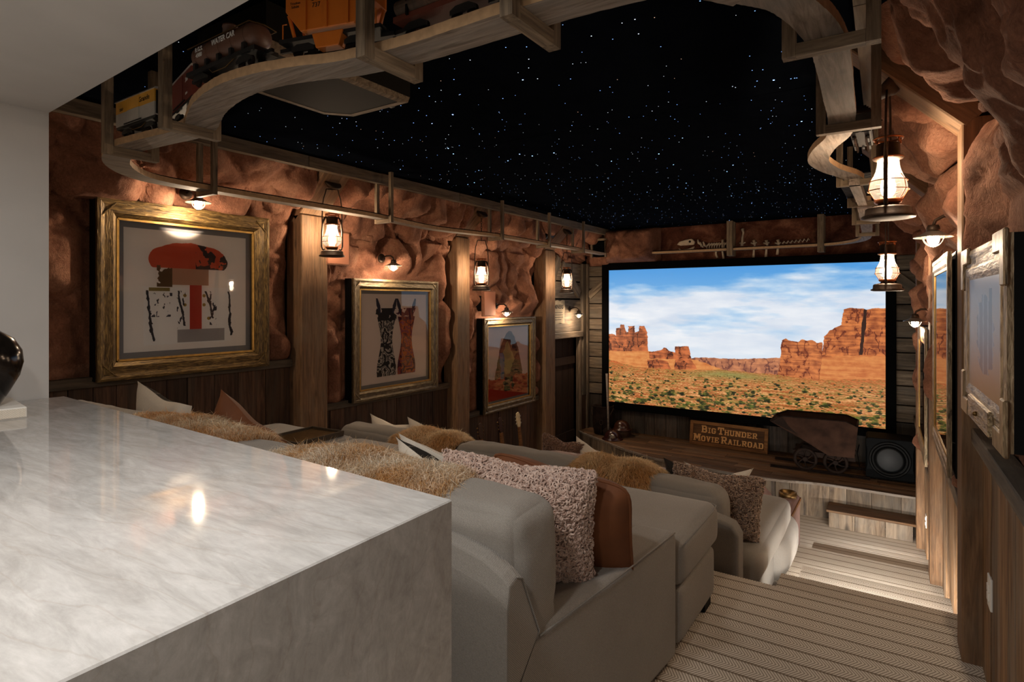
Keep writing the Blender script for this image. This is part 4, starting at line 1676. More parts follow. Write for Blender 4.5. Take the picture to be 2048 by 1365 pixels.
# ================================================================== PICTURES IN FRAMES
def framed(name, label, w, h, depth, rail, loc, rz, art, mats, matw=0.05, glass=True, group=None, corner=True, flat=1.0):
    """local x across, z up, front face at y = 0 facing -Y"""
    t = thing(name, label, 'picture', loc, rz, group)
    gx, gz = mats
    prof = [(0.0, 0.0), (0.0, -0.012), (0.018, -0.016), (rail * .35, -0.006), (rail * .72, -0.010), (rail * .86, 0.004), (rail, 0.022)]   # from outer edge inwards: (inset, y)
    prof = [(a, b * flat) for a, b in prof]
    for k in range(4):
        L, H = (w, h) if k % 2 == 0 else (h, w)
        vs, fs = [], []
        m = len(prof)
        for s in (-1, 1):
            for ins, yy in prof:
                vs.append((s * (L / 2 - ins), yy, H / 2 - ins))
        for i in range(m - 1):
            fs.append((i, i + 1, m + i + 1, m + i))
        vs += [(-L / 2, 0.014, H / 2), (L / 2, 0.014, H / 2)]
        fs.append((0, m, 2 * m + 1, 2 * m))
        R = Matrix.Rotation(PI / 2 * k, 3, 'Y')
        vs = [R @ Vector(q) for q in vs]
        MB().add(vs, fs).build('frame_rail', gx if k % 2 == 0 else gz, t)
    bx = MB()
    for (cx, cz, sx, sz) in ((0, h / 2 - .008, w, .012), (0, -h / 2 + .008, w, .012), (w / 2 - .008, 0, .012, h), (-w / 2 + .008, 0, .012, h)):
        bx.box((cx, depth * .5 + .012, cz), (sx, depth - .03, sz))
    bx.build('black_box_side', M['black'], t)
    if corner:
        for sx in (-1, 1):
            for sz in (-1, 1):
                MB().box((0, 0, 0), (rail * 1.15, 0.008 * flat, 0.007)).build('corner_key', gx, t, (sx * (w / 2 - rail * .55), -0.010 * flat, sz * (h / 2 - rail * .55)), (0, sx * sz * PI / 4, 0))
    iw, ih = w / 2 - rail, h / 2 - rail
    lip = MB()
    for (cx, cz, sx, sz) in ((0, ih, 2 * iw, .014), (0, -ih, 2 * iw, .014), (iw, 0, .014, 2 * ih), (-iw, 0, .014, 2 * ih)):
        lip.box((cx, 0.016 * flat, cz), (sx, 0.014 * flat, sz))
    lip.build('gilt_lip', M['gold_trim'], t)
    piece('mat_board', (0, 0.045 * flat, 0), (2 * iw, 0.006 * flat, 2 * ih), M['mat_board'], t)
    aw, ah = iw - matw, ih - matw
    quad_uv('art_print', [(a * aw, 0.040 * flat, b * ah) for a, b in ((-1, -1), (1, -1), (1, 1), (-1, 1))], art, t)
    if glass:
        quad_uv('glazing', [(a * iw, 0.026 * flat, b * ih) for a, b in ((-1, -1), (1, -1), (1, 1), (-1, 1))], M['picture_glass'], t)
    return t


framed('framed_print', 'largest print on the left wall, red dome on cream, hammered gold frame', 1.198, 1.167, 0.11, 0.125, (-4.20, 2.222, 1.536), PI / 2, print_mat('print_red_dome', abstract_one()), (M['gold_X'], M['gold_Z']), 0.045)
framed('framed_print', 'middle print on the left wall, two upright patterned columns', 1.18, 1.15, 0.11, 0.10, (-4.20, 4.271, 1.101), PI / 2, print_mat('print_columns', abstract_two()), (M['bronze_X'], M['bronze_Z']), 0.04)
framed('framed_print', 'farthest print on the left wall, dark arch over a red band', 1.185, 1.165, 0.11, 0.10, (-4.20, 6.298, 0.676), PI / 2, print_mat('print_dark_arch', abstract_three()), (M['bronze_X'], M['bronze_Z']), 0.03)


def on_right(x, y):
    """from the right wall's own coordinates to the room's"""
    c, s = math.cos(DR), math.sin(DR)
    return XR0 + x * c - y * s, YR0 + x * s + y * c


px_, py_ = on_right(-0.10, 0.67)
framed('framed_print', 'tall glazed picture in a champagne frame, just beyond the first right post', 0.96, 0.99, 0.12, 0.07, (px_, py_, 1.183), -PI / 2 + DR, print_mat('print_canyon', painted_landscape(tone=1)), (M['silver_X'], M['silver_Z']), 0.0, flat=0.22)
px_, py_ = on_right(-0.085, 2.78)
framed('framed_print', 'farthest picture on the right wall, below the small sconce', 1.1, 1.0, 0.11, 0.11, (px_, py_, 0.755), -PI / 2 + DR, print_mat('print_mesa', painted_landscape(tone=2)), (M['silver_X'], M['silver_Z']), 0.02, flat=0.22)
# the near right painting: a stepped gilt cabinet frame round a steam engine in greys
px_, py_ = on_right(-0.075, -0.67)
near = thing('gilt_framed_painting', 'nearest painting on the right wall, grey engine in a stepped gilt frame', 'picture', (px_, py_, 1.352), -PI / 2 + DR + 0.016)
nw, nh = 0.80, 0.560
piece('black_box_side', (0, 0.055, 0), (nw, 0.09, nh), M['black'], near)
for k in range(4):
    L, Hh = (nw, nh) if k % 2 == 0 else (nh, nw)
    vs, fs = [], []
    prof = [(0, 0.01), (0.0, -0.004), (0.016, -0.007), (0.03, -0.003), (0.055, -0.003), (0.064, -0.007), (0.082, -0.006), (0.10, 0.0)]
    for s in (-1, 1):
        for ins, yy in prof:
            vs.append((s * (L / 2 - ins), yy, Hh / 2 - ins))
    m_ = len(prof)
    fs = [(i, i + 1, m_ + i + 1, m_ + i) for i in range(m_ - 1)]
    R = Matrix.Rotation(PI / 2 * k, 3, 'Y')
    MB().add([R @ Vector(q) for q in vs], fs).build('frame_rail', M['silver_X' if k % 2 == 0 else 'silver_Z'], near)
for sx in (-1, 1):
    for sz in (-1, 1):
        cb_ = MB()
        L_ = [(.012, .012), (-.15, .012), (-.15, -.045), (-.045, -.045), (-.045, -.135), (.012, -.135)]
        cb_.prism([(sx * (nw / 2 + a), sz * (nh / 2 + b)) for a, b in L_], -0.013, 0.0, 'Y')
        cb_.build('corner_block', M['silver_Z'], near, bevel=0.004)
dw = piece('drawer', (0.0, -0.008, -nh / 2 + 0.035), (0.40, 0.016, 0.075), M['silver_X'], near, bevel=0.004)
MB().sphere((0, -0.012, 0), 0.008, 10).build('knob', M['brass'], dw, smooth=True)
quad_uv('painted_canvas', [(-nw / 2 + .1, 0.0, -nh / 2 + .1), (nw / 2 - .1, 0.0, -nh / 2 + .1), (nw / 2 - .1, 0.0, nh / 2 - .1), (-nw / 2 + .1, 0.0, nh / 2 - .1)], print_mat('print_engine', painted_landscape(tone=0), rough=0.35), near)

# ================================================================== BAR COUNTER
A, B, C, D = (-2.86, 0.99), (-0.731, 0.89), (-0.703, -0.02), (-2.92, -0.02)
bar = thing('bar_counter', 'pale grey quartzite bar counter with a waterfall end, in front of the sofas', 'counter', (-1.8, 0.5, 0))


def loc2(p, o=(-1.8, 0.5)):
    return (p[0] - o[0], p[1] - o[1])


th = 0.065
# worktop and waterfall end are mitred into one piece of stone
sec = lambda P, Q: [(P[0], P[1], 1.005), (P[0], P[1], 1.07), (Q[0], Q[1], 1.07), (Q[0], Q[1], 0.0), (Q[0] - th, Q[1], 0.0), (Q[0] - th, Q[1], 1.005)]
vs_ = [(loc2(q) + (q[2],)) for q in sec(A, B)] + [(loc2(q) + (q[2],)) for q in sec(D, C)]
MB().add(vs_, [(0, 1, 2, 5), (2, 3, 4, 5), (6, 11, 8, 7), (8, 11, 10, 9)] + [(i, (i + 1) % 6, 6 + (i + 1) % 6, 6 + i) for i in range(6)]).build('worktop', M['quartzite'], bar, bevel=0.0025)
MB().prism([loc2(q) for q in ((A[0] + .03, A[1] - .04), (B[0] - th, B[1] - .04), (B[0] - th, B[1] - .08), (A[0] + .03, A[1] - .08))], 0.0, 1.005, 'Z').build('back_panel', M['white_wall'], bar)

bk = thing('book', 'white hardback book lying on the counter under the dark vase', 'book', (-2.60, 0.64, 1.07), math.radians(-8))
piece('cover', (0, 0, 0.018), (0.30, 0.24, 0.036), M['plate'], bk, bevel=0.002)
piece('pages', (0.003, 0, 0.018), (0.299, 0.232, 0.028), M['cream'], bk)
vase = thing('vase', 'round dark glazed vase standing on the white book', 'vase', (-2.55, 0.65, 1.107))
MB().lathe([(0.001, 0), (0.045, 0), (0.05, 0.006), (0.075, 0.05), (0.100, 0.10), (0.110, 0.145), (0.106, 0.185), (0.085, 0.225), (0.05, 0.25), (0.036, 0.262), (0.040, 0.278), (0.034, 0.278), (0.030, 0.262), (0.001, 0.25)], 36).build('vase_body', plain('bronze_glaze', '#2a2420', 0.15, metal=0.5, noise=0.6, nscale=18), vase, smooth=True)


# ================================================================== SOFAS
def sofa_root(name, label, x, y, z):
    return thing(name, label, 'sofa', (x, y, z))


def soft(name, root, x0, x1, y0, y1, z0, z1, r=0.05, puff=0.0, side=0.0, wrinkle=0.0, seed=0, mat='sofa', n=14, rot=None):
    o = root.location
    return soft_box((x1 - x0, y1 - y0, z1 - z0), r, n, puff, side, wrinkle, seed).build(name, M[mat], root, ((x0 + x1) / 2 - o.x, (y0 + y1) / 2 - o.y, (z0 + z1) / 2 - o.z), rot, smooth=True)


def welt(name, root, pts, mat='sofa_dark', r=0.004, closed=False):
    o = root.location
    return MB().tube([(p[0] - o.x, p[1] - o.y, p[2] - o.z) for p in pts], r, 6, closed).build(name, M[mat], root, smooth=True)


s1 = sofa_root('sectional_sofa', 'nearest grey sectional sofa with square arm, directly behind the bar counter', -2.4, 2.0, 0)
soft('base', s1, -4.24, -0.95, 1.30, 2.90, 0.05, 0.29, 0.02, mat='sofa')
soft('base_end', s1, -1.60, -0.752, 2.365, 2.905, 0.05, 0.285, 0.03, 0.0, 0.004)
for k, (a, b) in enumerate(((-1.905, -0.950), (-3.31, -1.915), (-4.25, -3.32))):
    soft('seat_cushion', s1, a, b, 1.42, 2.955, 0.28, 0.478, 0.05, 0.022, 0.012, 0.004, k, n=20)
soft('seat_cushion_end', s1, -1.25, -0.745, 2.366, 2.957, 0.281, 0.4785, 0.05, 0.012, 0.008, 0.003, 9, n=18)
welt('piping', s1, [(-1.88, 2.950, 0.462), (-1.3, 2.958, 0.466), (-0.78, 2.952, 0.464), (-0.755, 2.93, 0.464), (-0.745, 2.85, 0.466), (-0.741, 2.40, 0.466)], r=0.0035)
for k, (a, b) in enumerate(((-1.20, -0.865), (-1.94, -1.21), (-2.96, -1.95), (-4.16, -2.97))):
    soft('back_cushion', s1, a, b, 1.325, 1.555, 0.46, 0.882 if k == 0 else 0.868, 0.055, 0.010, 0.022, 0.010, 5 + k, mat='sofa', n=26, rot=(math.radians(3), 0, 0))
# square arm, outer face tapering in towards the back
arm_pts = [(-0.758, 2.352), (-0.936, 2.352), (-0.985, 1.28), (-0.852, 1.262)]
o = s1.location
MB().prism([(p[0] - o.x, p[1] - o.y) for p in arm_pts], 0.02, 0.530, 'Z').build('arm', M['sofa'], s1, bevel=0.028, seg=4, smooth=True)
welt('piping', s1, [(-0.762, 2.33, 0.527), (-0.792, 1.9, 0.529), (-0.838, 1.40, 0.529)], r=0.003)
# back frame: a slab whose right end slopes down to the arm
bp = [(-4.24, 0.02), (-0.822, 0.02), (-0.822, 0.60), (-0.85, 0.715), (-0.98, 0.800), (-1.3, 0.835), (-4.24, 0.835)]
secs = []
for X_, zt in ((-0.838, 0.725), (-0.86, 0.745), (-0.92, 0.775), (-1.02, 0.795), (-1.3, 0.815), (-4.24, 0.815)):
    secs.append([(X_, 1.235, 0.02), (X_, 1.262, 0.02), (X_, 1.288, 0.44), (X_, 1.385, 0.52), (X_, 1.398, 0.545), (X_, 1.31, zt), (X_, 1.285, zt + .012), (X_, 1.25, zt), (X_, 1.240, zt - .06)])
bm_ = MB()
bm_.add([(x - o.x, y - o.y, z - o.z) for sc_ in secs for x, y, z in sc_], [(i * 9 + j, i * 9 + (j + 1) % 9, (i + 1) * 9 + (j + 1) % 9, (i + 1) * 9 + j) for i in range(5) for j in range(9)] + [tuple(range(9)), tuple(range(45, 54))[::-1]])
bm_.build('back_frame', M['sofa'], s1, bevel=0.006, seg=2)
welt('piping', s1, [secs[0][k] for k in (2, 4, 5, 6)], r=0.003)
for x, y in ((-0.80, 2.84), (-0.80, 1.22), (-4.15, 2.84), (-4.15, 1.22)):
    piece('leg', (x - o.x, y - o.y, 0.026), (0.06, 0.10, 0.052), M['black'], s1)

s2 = sofa_root('sectional_sofa', 'second grey sectional sofa, one terrace lower, with sheepskins along its back', -2.4, 4.0, FL[3])
z0 = FL[3]
soft('base', s2, -4.20, -0.72, 3.36, 4.82, z0 + 0.03, z0 + 0.29, 0.03)
for k, (a, b) in enumerate(((-1.90, -0.700), (-3.05, -1.91), (-4.22, -3.06))):
    soft('seat_cushion', s2, a, b, 3.62, 4.90, z0 + 0.25, z0 + 0.455, 0.07, 0.04, 0.02, 0.006, 20 + k, n=16)
soft('chaise_front', s2, -1.90, -0.665, 4.25, 4.98, z0 + 0.02, z0 + 0.33, 0.10, 0.02, 0.03, 0.006, 26, n=16)
for k, (a, b) in enumerate(((-1.74, -0.86), (-2.82, -1.75), (-4.10, -2.83))):
    soft('back_cushion', s2, a, b, 3.43, 3.66, z0 + 0.45, z0 + (0.845 if k == 0 else 0.87), 0.07, 0.02, 0.02, 0.012, 30 + k, mat='sofa_dark', n=22, rot=(math.radians(4), 0, 0))
o = s2.location
bp = [(-4.24, 0.02), (-0.735, 0.02), (-0.735, 0.66), (-0.77, 0.72), (-0.95, 0.76), (-4.24, 0.78)]
MB().prism([(p[0] - o.x, p[1]) for p in bp], 3.32 - o.y, 3.44 - o.y, 'Y').build('back_frame', M['sofa_dark'], s2, bevel=0.02, seg=3, smooth=True)
for x, y in ((-0.80, 4.75), (-0.80, 3.40), (-4.10, 4.75), (-4.10, 3.40)):
    piece('leg', (x - o.x, y - o.y, 0.016), (0.06, 0.08, 0.032), M['black'], s2)

s3 = sofa_root('recliner_row', 'mauve leather recliner row on the lowest terrace, facing the stage', -2.1, 5.8, FL[6])
z0 = FL[6]
o = s3.location
for k in range(3):
    a = -3.30 + k * 0.80
    soft('seat_cushion', s3, a + .10, a + .74, 5.50, 6.20, z0 + 0.10, z0 + 0.46, 0.06, 0.03, 0.01, 0.004, 40 + k, 'mauve_leather')
    soft('back_rest', s3, a + .09, a + .75, 5.32, 5.56, z0 + 0.30, z0 + 0.815, 0.10, 0.03, 0.03, 0.006, 45 + k, 'mauve_leather', n=14)
for k in range(4):
    a = -3.30 + k * 0.80 - .06
    soft('arm', s3, a, a + .15, 5.42, 6.22, z0 + 0.03, z0 + 0.58, 0.045, 0.01, 0.0, 0.0, 0, 'mauve_leather')
    piece('arm_rail', (a + .075 - o.x, 5.85 - o.y, 0.535), (0.16, 0.72, 0.025), M['sign_wood'], s3)
cup = MB().lathe([(0.001, 0.012), (0.058, 0.012), (0.064, 0.018), (0.070, 0.055), (0.078, 0.055), (0.078, 0.0), (0.001, 0.0)], 28).build('cup_holder', M['brass'], s3, (-0.90 - o.x, 6.05 - o.y, 0.575), smooth=True)
cup['label'] = 'round brass cup holder'


# ================================================================== CUSHIONS
def cushion(name, label, w, h, t, loc, rx, ry, rz, mat, seed, back=None, sag=0.02, edge=None, pinch=0.10, rnd=0.0):
    r = thing(name, label, 'cushion', loc)
    r.rotation_euler = (math.radians(rx), math.radians(ry), math.radians(rz))
    pm = pillow_mb(w, h, t, 22, pinch, seed, sag, rnd=rnd)
    ob = pm.build('cover', M[mat], r, smooth=True, fix=False)
    if back:
        ob.data.materials.append(M[back])
        nf = len(ob.data.polygons)
        for i, p in enumerate(ob.data.polygons):
            p.material_index = 1 if i < nf // 2 else 0
    if edge:
        MB().tube(pillow_edge(w, h, pinch, 14, sag, rnd), 0.006, 6, True).build('piping', M[edge], r, smooth=True)
    return r, ob


# row one
cushion('scatter_cushion', 'rust suede cushion half hidden behind the pale curly cushion, on the nearest sofa', 0.56, 0.44, 0.19, (-1.045, 1.895, 0.672), 22, 6, 4, 'rust_leather', 3, edge='rust_leather', pinch=0.05, rnd=0.10)
lum, lo = cushion('curly_cushion', 'large pale mauve curly cushion at the arm end of the nearest sofa', 0.54, 0.44, 0.21, (-1.105, 1.70, 0.705), 12, 3, 15, 'mauve_cloth', 4, sag=0.02, pinch=0.06)
P, N = sample_mesh(lo.data, 11500, 3)
curls('curly_pile', P, N, 0.0066, M['boucle'], lum, lin('#b49484')[:3], lin('#e2c8b8')[:3], 3, seg=6, thick=0.27)
cushion('scatter_cushion', 'charcoal plaid cushion between the nearest sheepskin and the pale curly cushion', 0.48, 0.46, 0.16, (-1.385, 1.675, 0.700), 26, 10, -10, 'plaid', 6, back='cream', pinch=0.14)
cushion('scatter_cushion', 'white cushion mostly hidden behind the charcoal plaid one by the nearest sheepskin', 0.48, 0.46, 0.13, (-1.47, 1.79, 0.690), 16, 4, 2, 'cream', 26, pinch=0.16)
cushion('scatter_cushion', 'rust cushion standing on its corner, beside the far sheepskin of the nearest sofa', 0.44, 0.44, 0.17, (-2.70, 1.66, 0.735), 12, 32, 18, 'rust_leather', 8)
cushion('scatter_cushion', 'cream and charcoal cushion peeping over the far sheepskin of the nearest sofa', 0.46, 0.46, 0.16, (-3.48, 1.68, 0.73), 10, 14, 10, 'plaid', 9, back='cream')
# row two
br_, bo = cushion('curly_cushion', 'brown curly cushion at the aisle end of the second sofa', 0.54, 0.42, 0.20, (-0.975, 3.77, 0.205), 10, 5, 10, 'brown_cloth', 11, sag=0.03, pinch=0.06)
P, N = sample_mesh(bo.data, 6500, 5)
curls('curly_pile', P, N, 0.0072, M['boucle'], br_, lin('#7d6350')[:3], lin('#a98d76')[:3], 5, seg=6, thick=0.25)
cushion('scatter_cushion', 'cream cushion with pointed corners beyond the brown curly cushion', 0.44, 0.40, 0.15, (-1.00, 3.98, 0.200), 12, -2, 4, 'cream', 13, pinch=0.28, sag=0.05)
cushion('scatter_cushion', 'charcoal cushion just showing left of the cream one on the second sofa', 0.46, 0.42, 0.15, (-1.13, 3.90, 0.185), 12, 6, 4, 'charcoal', 14, pinch=0.14)
cushion('scatter_cushion', 'white leaf-patterned cushion at the wall end of the second sofa', 0.48, 0.46, 0.15, (-3.80, 3.78, 0.20), 12, 6, 4, 'cream', 15, pinch=0.16)
cushion('scatter_cushion', 'dark plaid cushion with a white back near the third sheepskin', 0.48, 0.46, 0.15, (-3.38, 3.82, 0.205), 12, 8, 8, 'plaid', 16, back='cream', pinch=0.14)
cushion('scatter_cushion', 'rust cushion tucked under the dark plaid cushion near the third sheepskin', 0.46, 0.42, 0.15, (-3.25, 3.72, 0.185), 12, 2, 4, 'rust_leather', 17, pinch=0.14)
# row three
b3, b3o = cushion('curly_cushion', 'brown curly cushion at the wall end of the recliner row', 0.50, 0.44, 0.16, (-3.10, 5.66, -0.235), 12, 8, 4, 'brown_cloth', 18, sag=0.05, pinch=0.08)
P, N = sample_mesh(b3o.data, 2600, 7)
curls('curly_pile', P, N, 0.010, M['boucle'], b3, lin('#6d4e3e')[:3], lin('#94705a')[:3], 7, seg=5)
cushion('scatter_cushion', 'cream and plaid cushion beside the brown one on the recliner row', 0.46, 0.42, 0.14, (-2.78, 5.70, -0.255), 12, 20, 4, 'cream', 19, pinch=0.16)


# ================================================================== SHEEPSKINS
def sheepskin(label, xc, w, y_back, y_front, ztop, seed, c0, c1, count, length, front=0.30, rear=0.24, skew=0.0):
    """an oval fleece laid over the back cushion's ridge"""
    yc = (y_back + y_front) / 2
    r = thing('sheepskin', label, 'sheepskin', (xc, yc, ztop), group='sheepskins over the sofa backs')
    hw = (y_front - y_back) / 2 + 0.02
    prof = [(-hw - .02, -rear), (-hw - .02, -0.10), (-hw * .8, -0.02), (0, 0.014), (hw * .8, -0.01), (hw + .03, -0.10), (hw + .06, -front)]
    pr = np.array(smooth_path([(a, b, 0) for a, b in prof], 5))[:, :2]
    m = len(pr)
    k = 18
    V = []
    for i in range(m):
        t = 2 * i / (m - 1) - 1
        half = w / 2 * (1 - 0.42 * abs(t) ** 2.6) * (1 + .07 * math.sin(5 * t + seed))
        for j in range(k + 1):
            s = 2 * j / k - 1
            V.append((s * half + skew * t, pr[i, 0], pr[i, 1] - 0.012 * s * s + 0.010 * math.sin(6 * s + seed) - 0.02 * abs(s) ** 6))
    F = [(i * (k + 1) + j, i * (k + 1) + j + 1, (i + 1) * (k + 1) + j + 1, (i + 1) * (k + 1) + j) for i in range(m - 1) for j in range(k)]
    ob = MB().add(V, F).build('hide', M['hide'], r, smooth=True, fix=False)
    # make the wool side face outwards
    P, N = sample_mesh(ob.data, count, seed)
    out = np.stack([P[:, 0] * 0.25, P[:, 1] * 1.6, P[:, 2] + 0.25], -1)
    N = np.where((N * out).sum(1, keepdims=True) < 0, -N, N)
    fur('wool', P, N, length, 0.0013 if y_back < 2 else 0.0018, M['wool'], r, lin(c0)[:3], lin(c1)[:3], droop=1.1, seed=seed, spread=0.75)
    return r


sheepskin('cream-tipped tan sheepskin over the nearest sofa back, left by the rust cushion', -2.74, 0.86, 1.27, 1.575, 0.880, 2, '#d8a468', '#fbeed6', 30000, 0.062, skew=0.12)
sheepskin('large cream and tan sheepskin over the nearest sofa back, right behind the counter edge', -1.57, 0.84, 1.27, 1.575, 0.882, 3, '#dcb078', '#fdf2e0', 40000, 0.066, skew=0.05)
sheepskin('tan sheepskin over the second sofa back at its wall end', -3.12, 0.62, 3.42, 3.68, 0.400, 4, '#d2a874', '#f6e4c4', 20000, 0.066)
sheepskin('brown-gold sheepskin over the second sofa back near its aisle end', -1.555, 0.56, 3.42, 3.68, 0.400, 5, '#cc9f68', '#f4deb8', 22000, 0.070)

tr = thing('serving_tray', 'flat dark brown tray lying across two seats of the nearest sofa', 'tray', (-3.53, 2.66, 0.482), math.radians(4))
piece('tray_base', (0, 0, 0.010), (0.33, 0.42, 0.018), M['tray'], tr, bevel=0.003)
for c, s in (((0, .205, .028), (.33, .012, .022)), ((0, -.205, .028), (.33, .012, .022)), ((.16, 0, .028), (.012, .398, .022)), ((-.16, 0, .028), (.012, .398, .022))):
    piece('tray_rim', c, s, M['tray'], tr)
piece('tray_panel', (0, 0, 0.0215), (0.30, 0.39, 0.005), M['brass'], tr)

# ================================================================== GUITARS leaning on the left wall
def guitar(label, body_hex, head_hex, loc, tilt, rz, electric):
    g = thing('guitar', label, 'guitar', loc, rz, 'guitars leaning on the wall')
    g.rotation_euler = (math.radians(tilt), 0, rz)
    out = []
    for k in range(40):
        a = 2 * PI * k / 40
        z = 0.24 - 0.24 * math.cos(a)
        t = z / 0.48
        wdt = 0.19 * (math.sin(PI * min(1, t * 0.95 + .03)) ** .5) * (1 - .20 * math.exp(-((t - .58) / .14) ** 2)) * (1 - .18 * t)
        out.append((math.copysign(wdt, math.sin(a)) if abs(math.sin(a)) > 1e-6 else 0.0, z))
    m = plain('guitar_lacquer', body_hex, 0.2, noise=0.2, nscale=8)
    MB().prism(out, -0.045, 0.0 if electric else 0.05, 'Y').build('body', m, g, bevel=0.006)
    dk = plain('guitar_neck_wood', head_hex, 0.4, noise=0.2)
    MB().prism([(-.026, .40), (.026, .40), (.021, .86), (-.021, .86)], -0.066, -0.044, 'Y').build('neck', M['sign_wood'], g)
    hd = MB().prism([(-.021, .86), (.021, .86), (.040, .90), (.036, 1.02), (.012, 1.045), (-.030, 1.03), (-.040, .90)], -0.062, -0.044, 'Y').build('headstock', dk, g, bevel=0.003)
    for s in (-1, 1):
        for k in range(3):
            MB().sphere((s * .050, -.053, .905 + .042 * k), 0.010, 8).build('tuning_peg', M['brass'] if not electric else M['steel'], hd)
    MB().lathe([(0.001, 0), (0.05, 0), (0.05, 0.004), (0.001, 0.004)], 20, (0, -.046, 0.30), Matrix.Rotation(PI / 2, 3, 'X')).build('sound_hole', M['black'], g)
    piece('bridge', (0, -.052, 0.14), (0.11, 0.014, 0.022), M['black'], g)
    return g


guitar('guitar with a dark headstock and gold pegs, first of three against the left wall', '#8a5a2a', '#3a2414', (-3.93, 5.36, -0.96), 0, PI / 2, False)
guitar('guitar with a dark red headstock, middle of three against the left wall', '#5a1f18', '#301410', (-3.93, 5.76, -0.96), 0, PI / 2, False)
guitar('electric guitar with a pale maple headstock, third of three against the left wall', '#c9b48a', '#d8c49a', (-3.93, 6.15, -0.96), 0, PI / 2, True)
for o in [q for q in bpy.data.objects if q.name.startswith('guitar') and q.parent is None]:
    o.rotation_euler = (math.radians(-7), 0, PI / 2)

# ================================================================== TRAIN SHELF
K = 0.98
SH_Z = 2.17


def kp(pts):
    return [(x * K, y * K, 0) for x, y in pts]


back_run = kp([(-0.30, 1.47), (-0.42, 1.33), (-0.6, 1.29), (-0.9, 1.28), (-1.15, 1.28), (-1.3, 1.268), (-1.45, 1.243), (-1.6, 1.193), (-1.77, 1.158), (-1.95, 1.16), (-2.15, 1.205), (-2.3, 1.262), (-2.45, 1.325), (-2.6, 1.345), (-2.8, 1.33), (-3.05, 1.315)])
turn = kp([(-3.05, 1.315), (-3.2, 1.335), (-3.33, 1.375), (-3.47, 1.44), (-3.63, 1.56), (-3.75, 1.72), (-3.79, 1.9), (-3.80, 2.1)])
left_run = kp([(-3.80, 2.1), (-3.80, 2.5), (-3.80, 3.3), (-3.82, 3.65), (-3.88, 4.0), (-3.93, 4.35), (-3.92, 4.65), (-3.86, 5.0), (-3.80, 5.4), (-3.81, 6.2), (-3.82, 7.2), (-3.86, 8.2), (-3.86, 8.35)])
right_run = kp([(-0.30, 1.47), (-0.24, 1.55), (-0.21, 1.64), (-0.188, 1.75), (-0.175, 1.9), (-0.178, 2.1), (-0.19, 2.4), (-0.20, 2.66), (-0.232, 2.93), (-0.315, 3.17), (-0.362, 3.42), (-0.330, 3.68), (-0.262, 3.90), (-0.235, 4.05)])
right_far = kp([(-0.235, 4.9), (-0.25, 5.6), (-0.28, 6.4), (-0.31, 7.2), (-0.36, 7.9), (-0.5, 8.3), (-0.75, 8.55), (-1.1, 8.60)])
screen_run = kp([(-1.1, 8.60), (-1.8, 8.60), (-2.6, 8.60), (-3.3, 8.58)])
shelf = thing('train_shelf', 'weathered plank train shelf winding round the room on hanging wooden frames', 'shelf', (-2.0, 2.0, SH_Z))
o0 = Vector((-2.0, 2.0, SH_Z))
for run, w, mt, jit in ((back_run, 0.118, 'shelf_x', .0012), (turn, 0.118, 'shelf_y', .0012), (left_run, 0.105, 'shelf_y', .002), (right_run, 0.095, 'shelf_y', .0008), (right_far, 0.095, 'shelf_y', .002), (screen_run, 0.10, 'shelf_x', .002)):
    pts = smooth_path(run, 10)
    MB().sweep([(p[0] - o0.x, p[1] - o0.y, 0.0) for p in pts], w, 0.030, jit).build('shelf_board', M[mt], shelf)
    sb_ = [q for q in bpy.data.objects if q.name.startswith('shelf_board')][-1]
    sb_.data.materials.append(M['raw_edge'])
    for p_ in sb_.data.polygons:
        if abs(p_.normal.z) < 0.5:
            p_.material_index = 1
# narrow trestle beam bridging the gap on the right side
MB().box((0, 0, 0), (0.055, 0.88, 0.05)).build('trestle_beam', M['shelf_y'], shelf, (-0.232 - o0.x, 4.37 - o0.y, -0.01))


def hanger(x, y, ang, width=0.215, sec=0.036, drop=0.0):
    """two posts from the ceiling joined by a bar under the shelf; ang = direction of the bar"""
    dx, dy = math.cos(ang), math.sin(ang)
    zb = SH_Z - sec / 2 - 0.001
    bar_ = MB().box((0, 0, 0), (width - sec * 2 - .001, sec, sec)).build('hanger_bar', M['hanger_x'], shelf, (x - o0.x, y - o0.y, zb - o0.z), (0, 0, ang))
    top = CEIL + 0.0
    for s in (-1, 1):
        px, py = s * (width / 2 - sec / 2), 0
        h = top - (zb - sec / 2)
        MB().box((0, 0, 0), (sec, sec, h)).build('hanger_post', M['hanger'], bar_, (px, py, h / 2 - sec / 2))


for x, y in ((-0.78, 1.265), (-1.245, 1.235), (-2.40, 1.262), (-3.02, 1.31)):
    hanger(x, y, PI / 2, 0.235, 0.036)
for x, y in ((-3.725, 2.06), (-3.735, 3.62), (-3.735, 5.30), (-3.745, 6.35), (-3.75, 7.3)):
    hanger(x, y, 0.0, 0.20, 0.030)
for x, y, w in ((-0.163, 1.80, 0.235), (-0.18, 2.688, 0.225), (-0.22, 3.96, 0.21), (-0.225, 4.86, 0.21), (-0.265, 5.97, 0.21), (-0.30, 7.06, 0.21)):
    hanger(x, y, 0.02, w, 0.034)
for x in (-1.97, -0.86):
    hanger(x, 8.44, PI / 2, 0.20, 0.075)

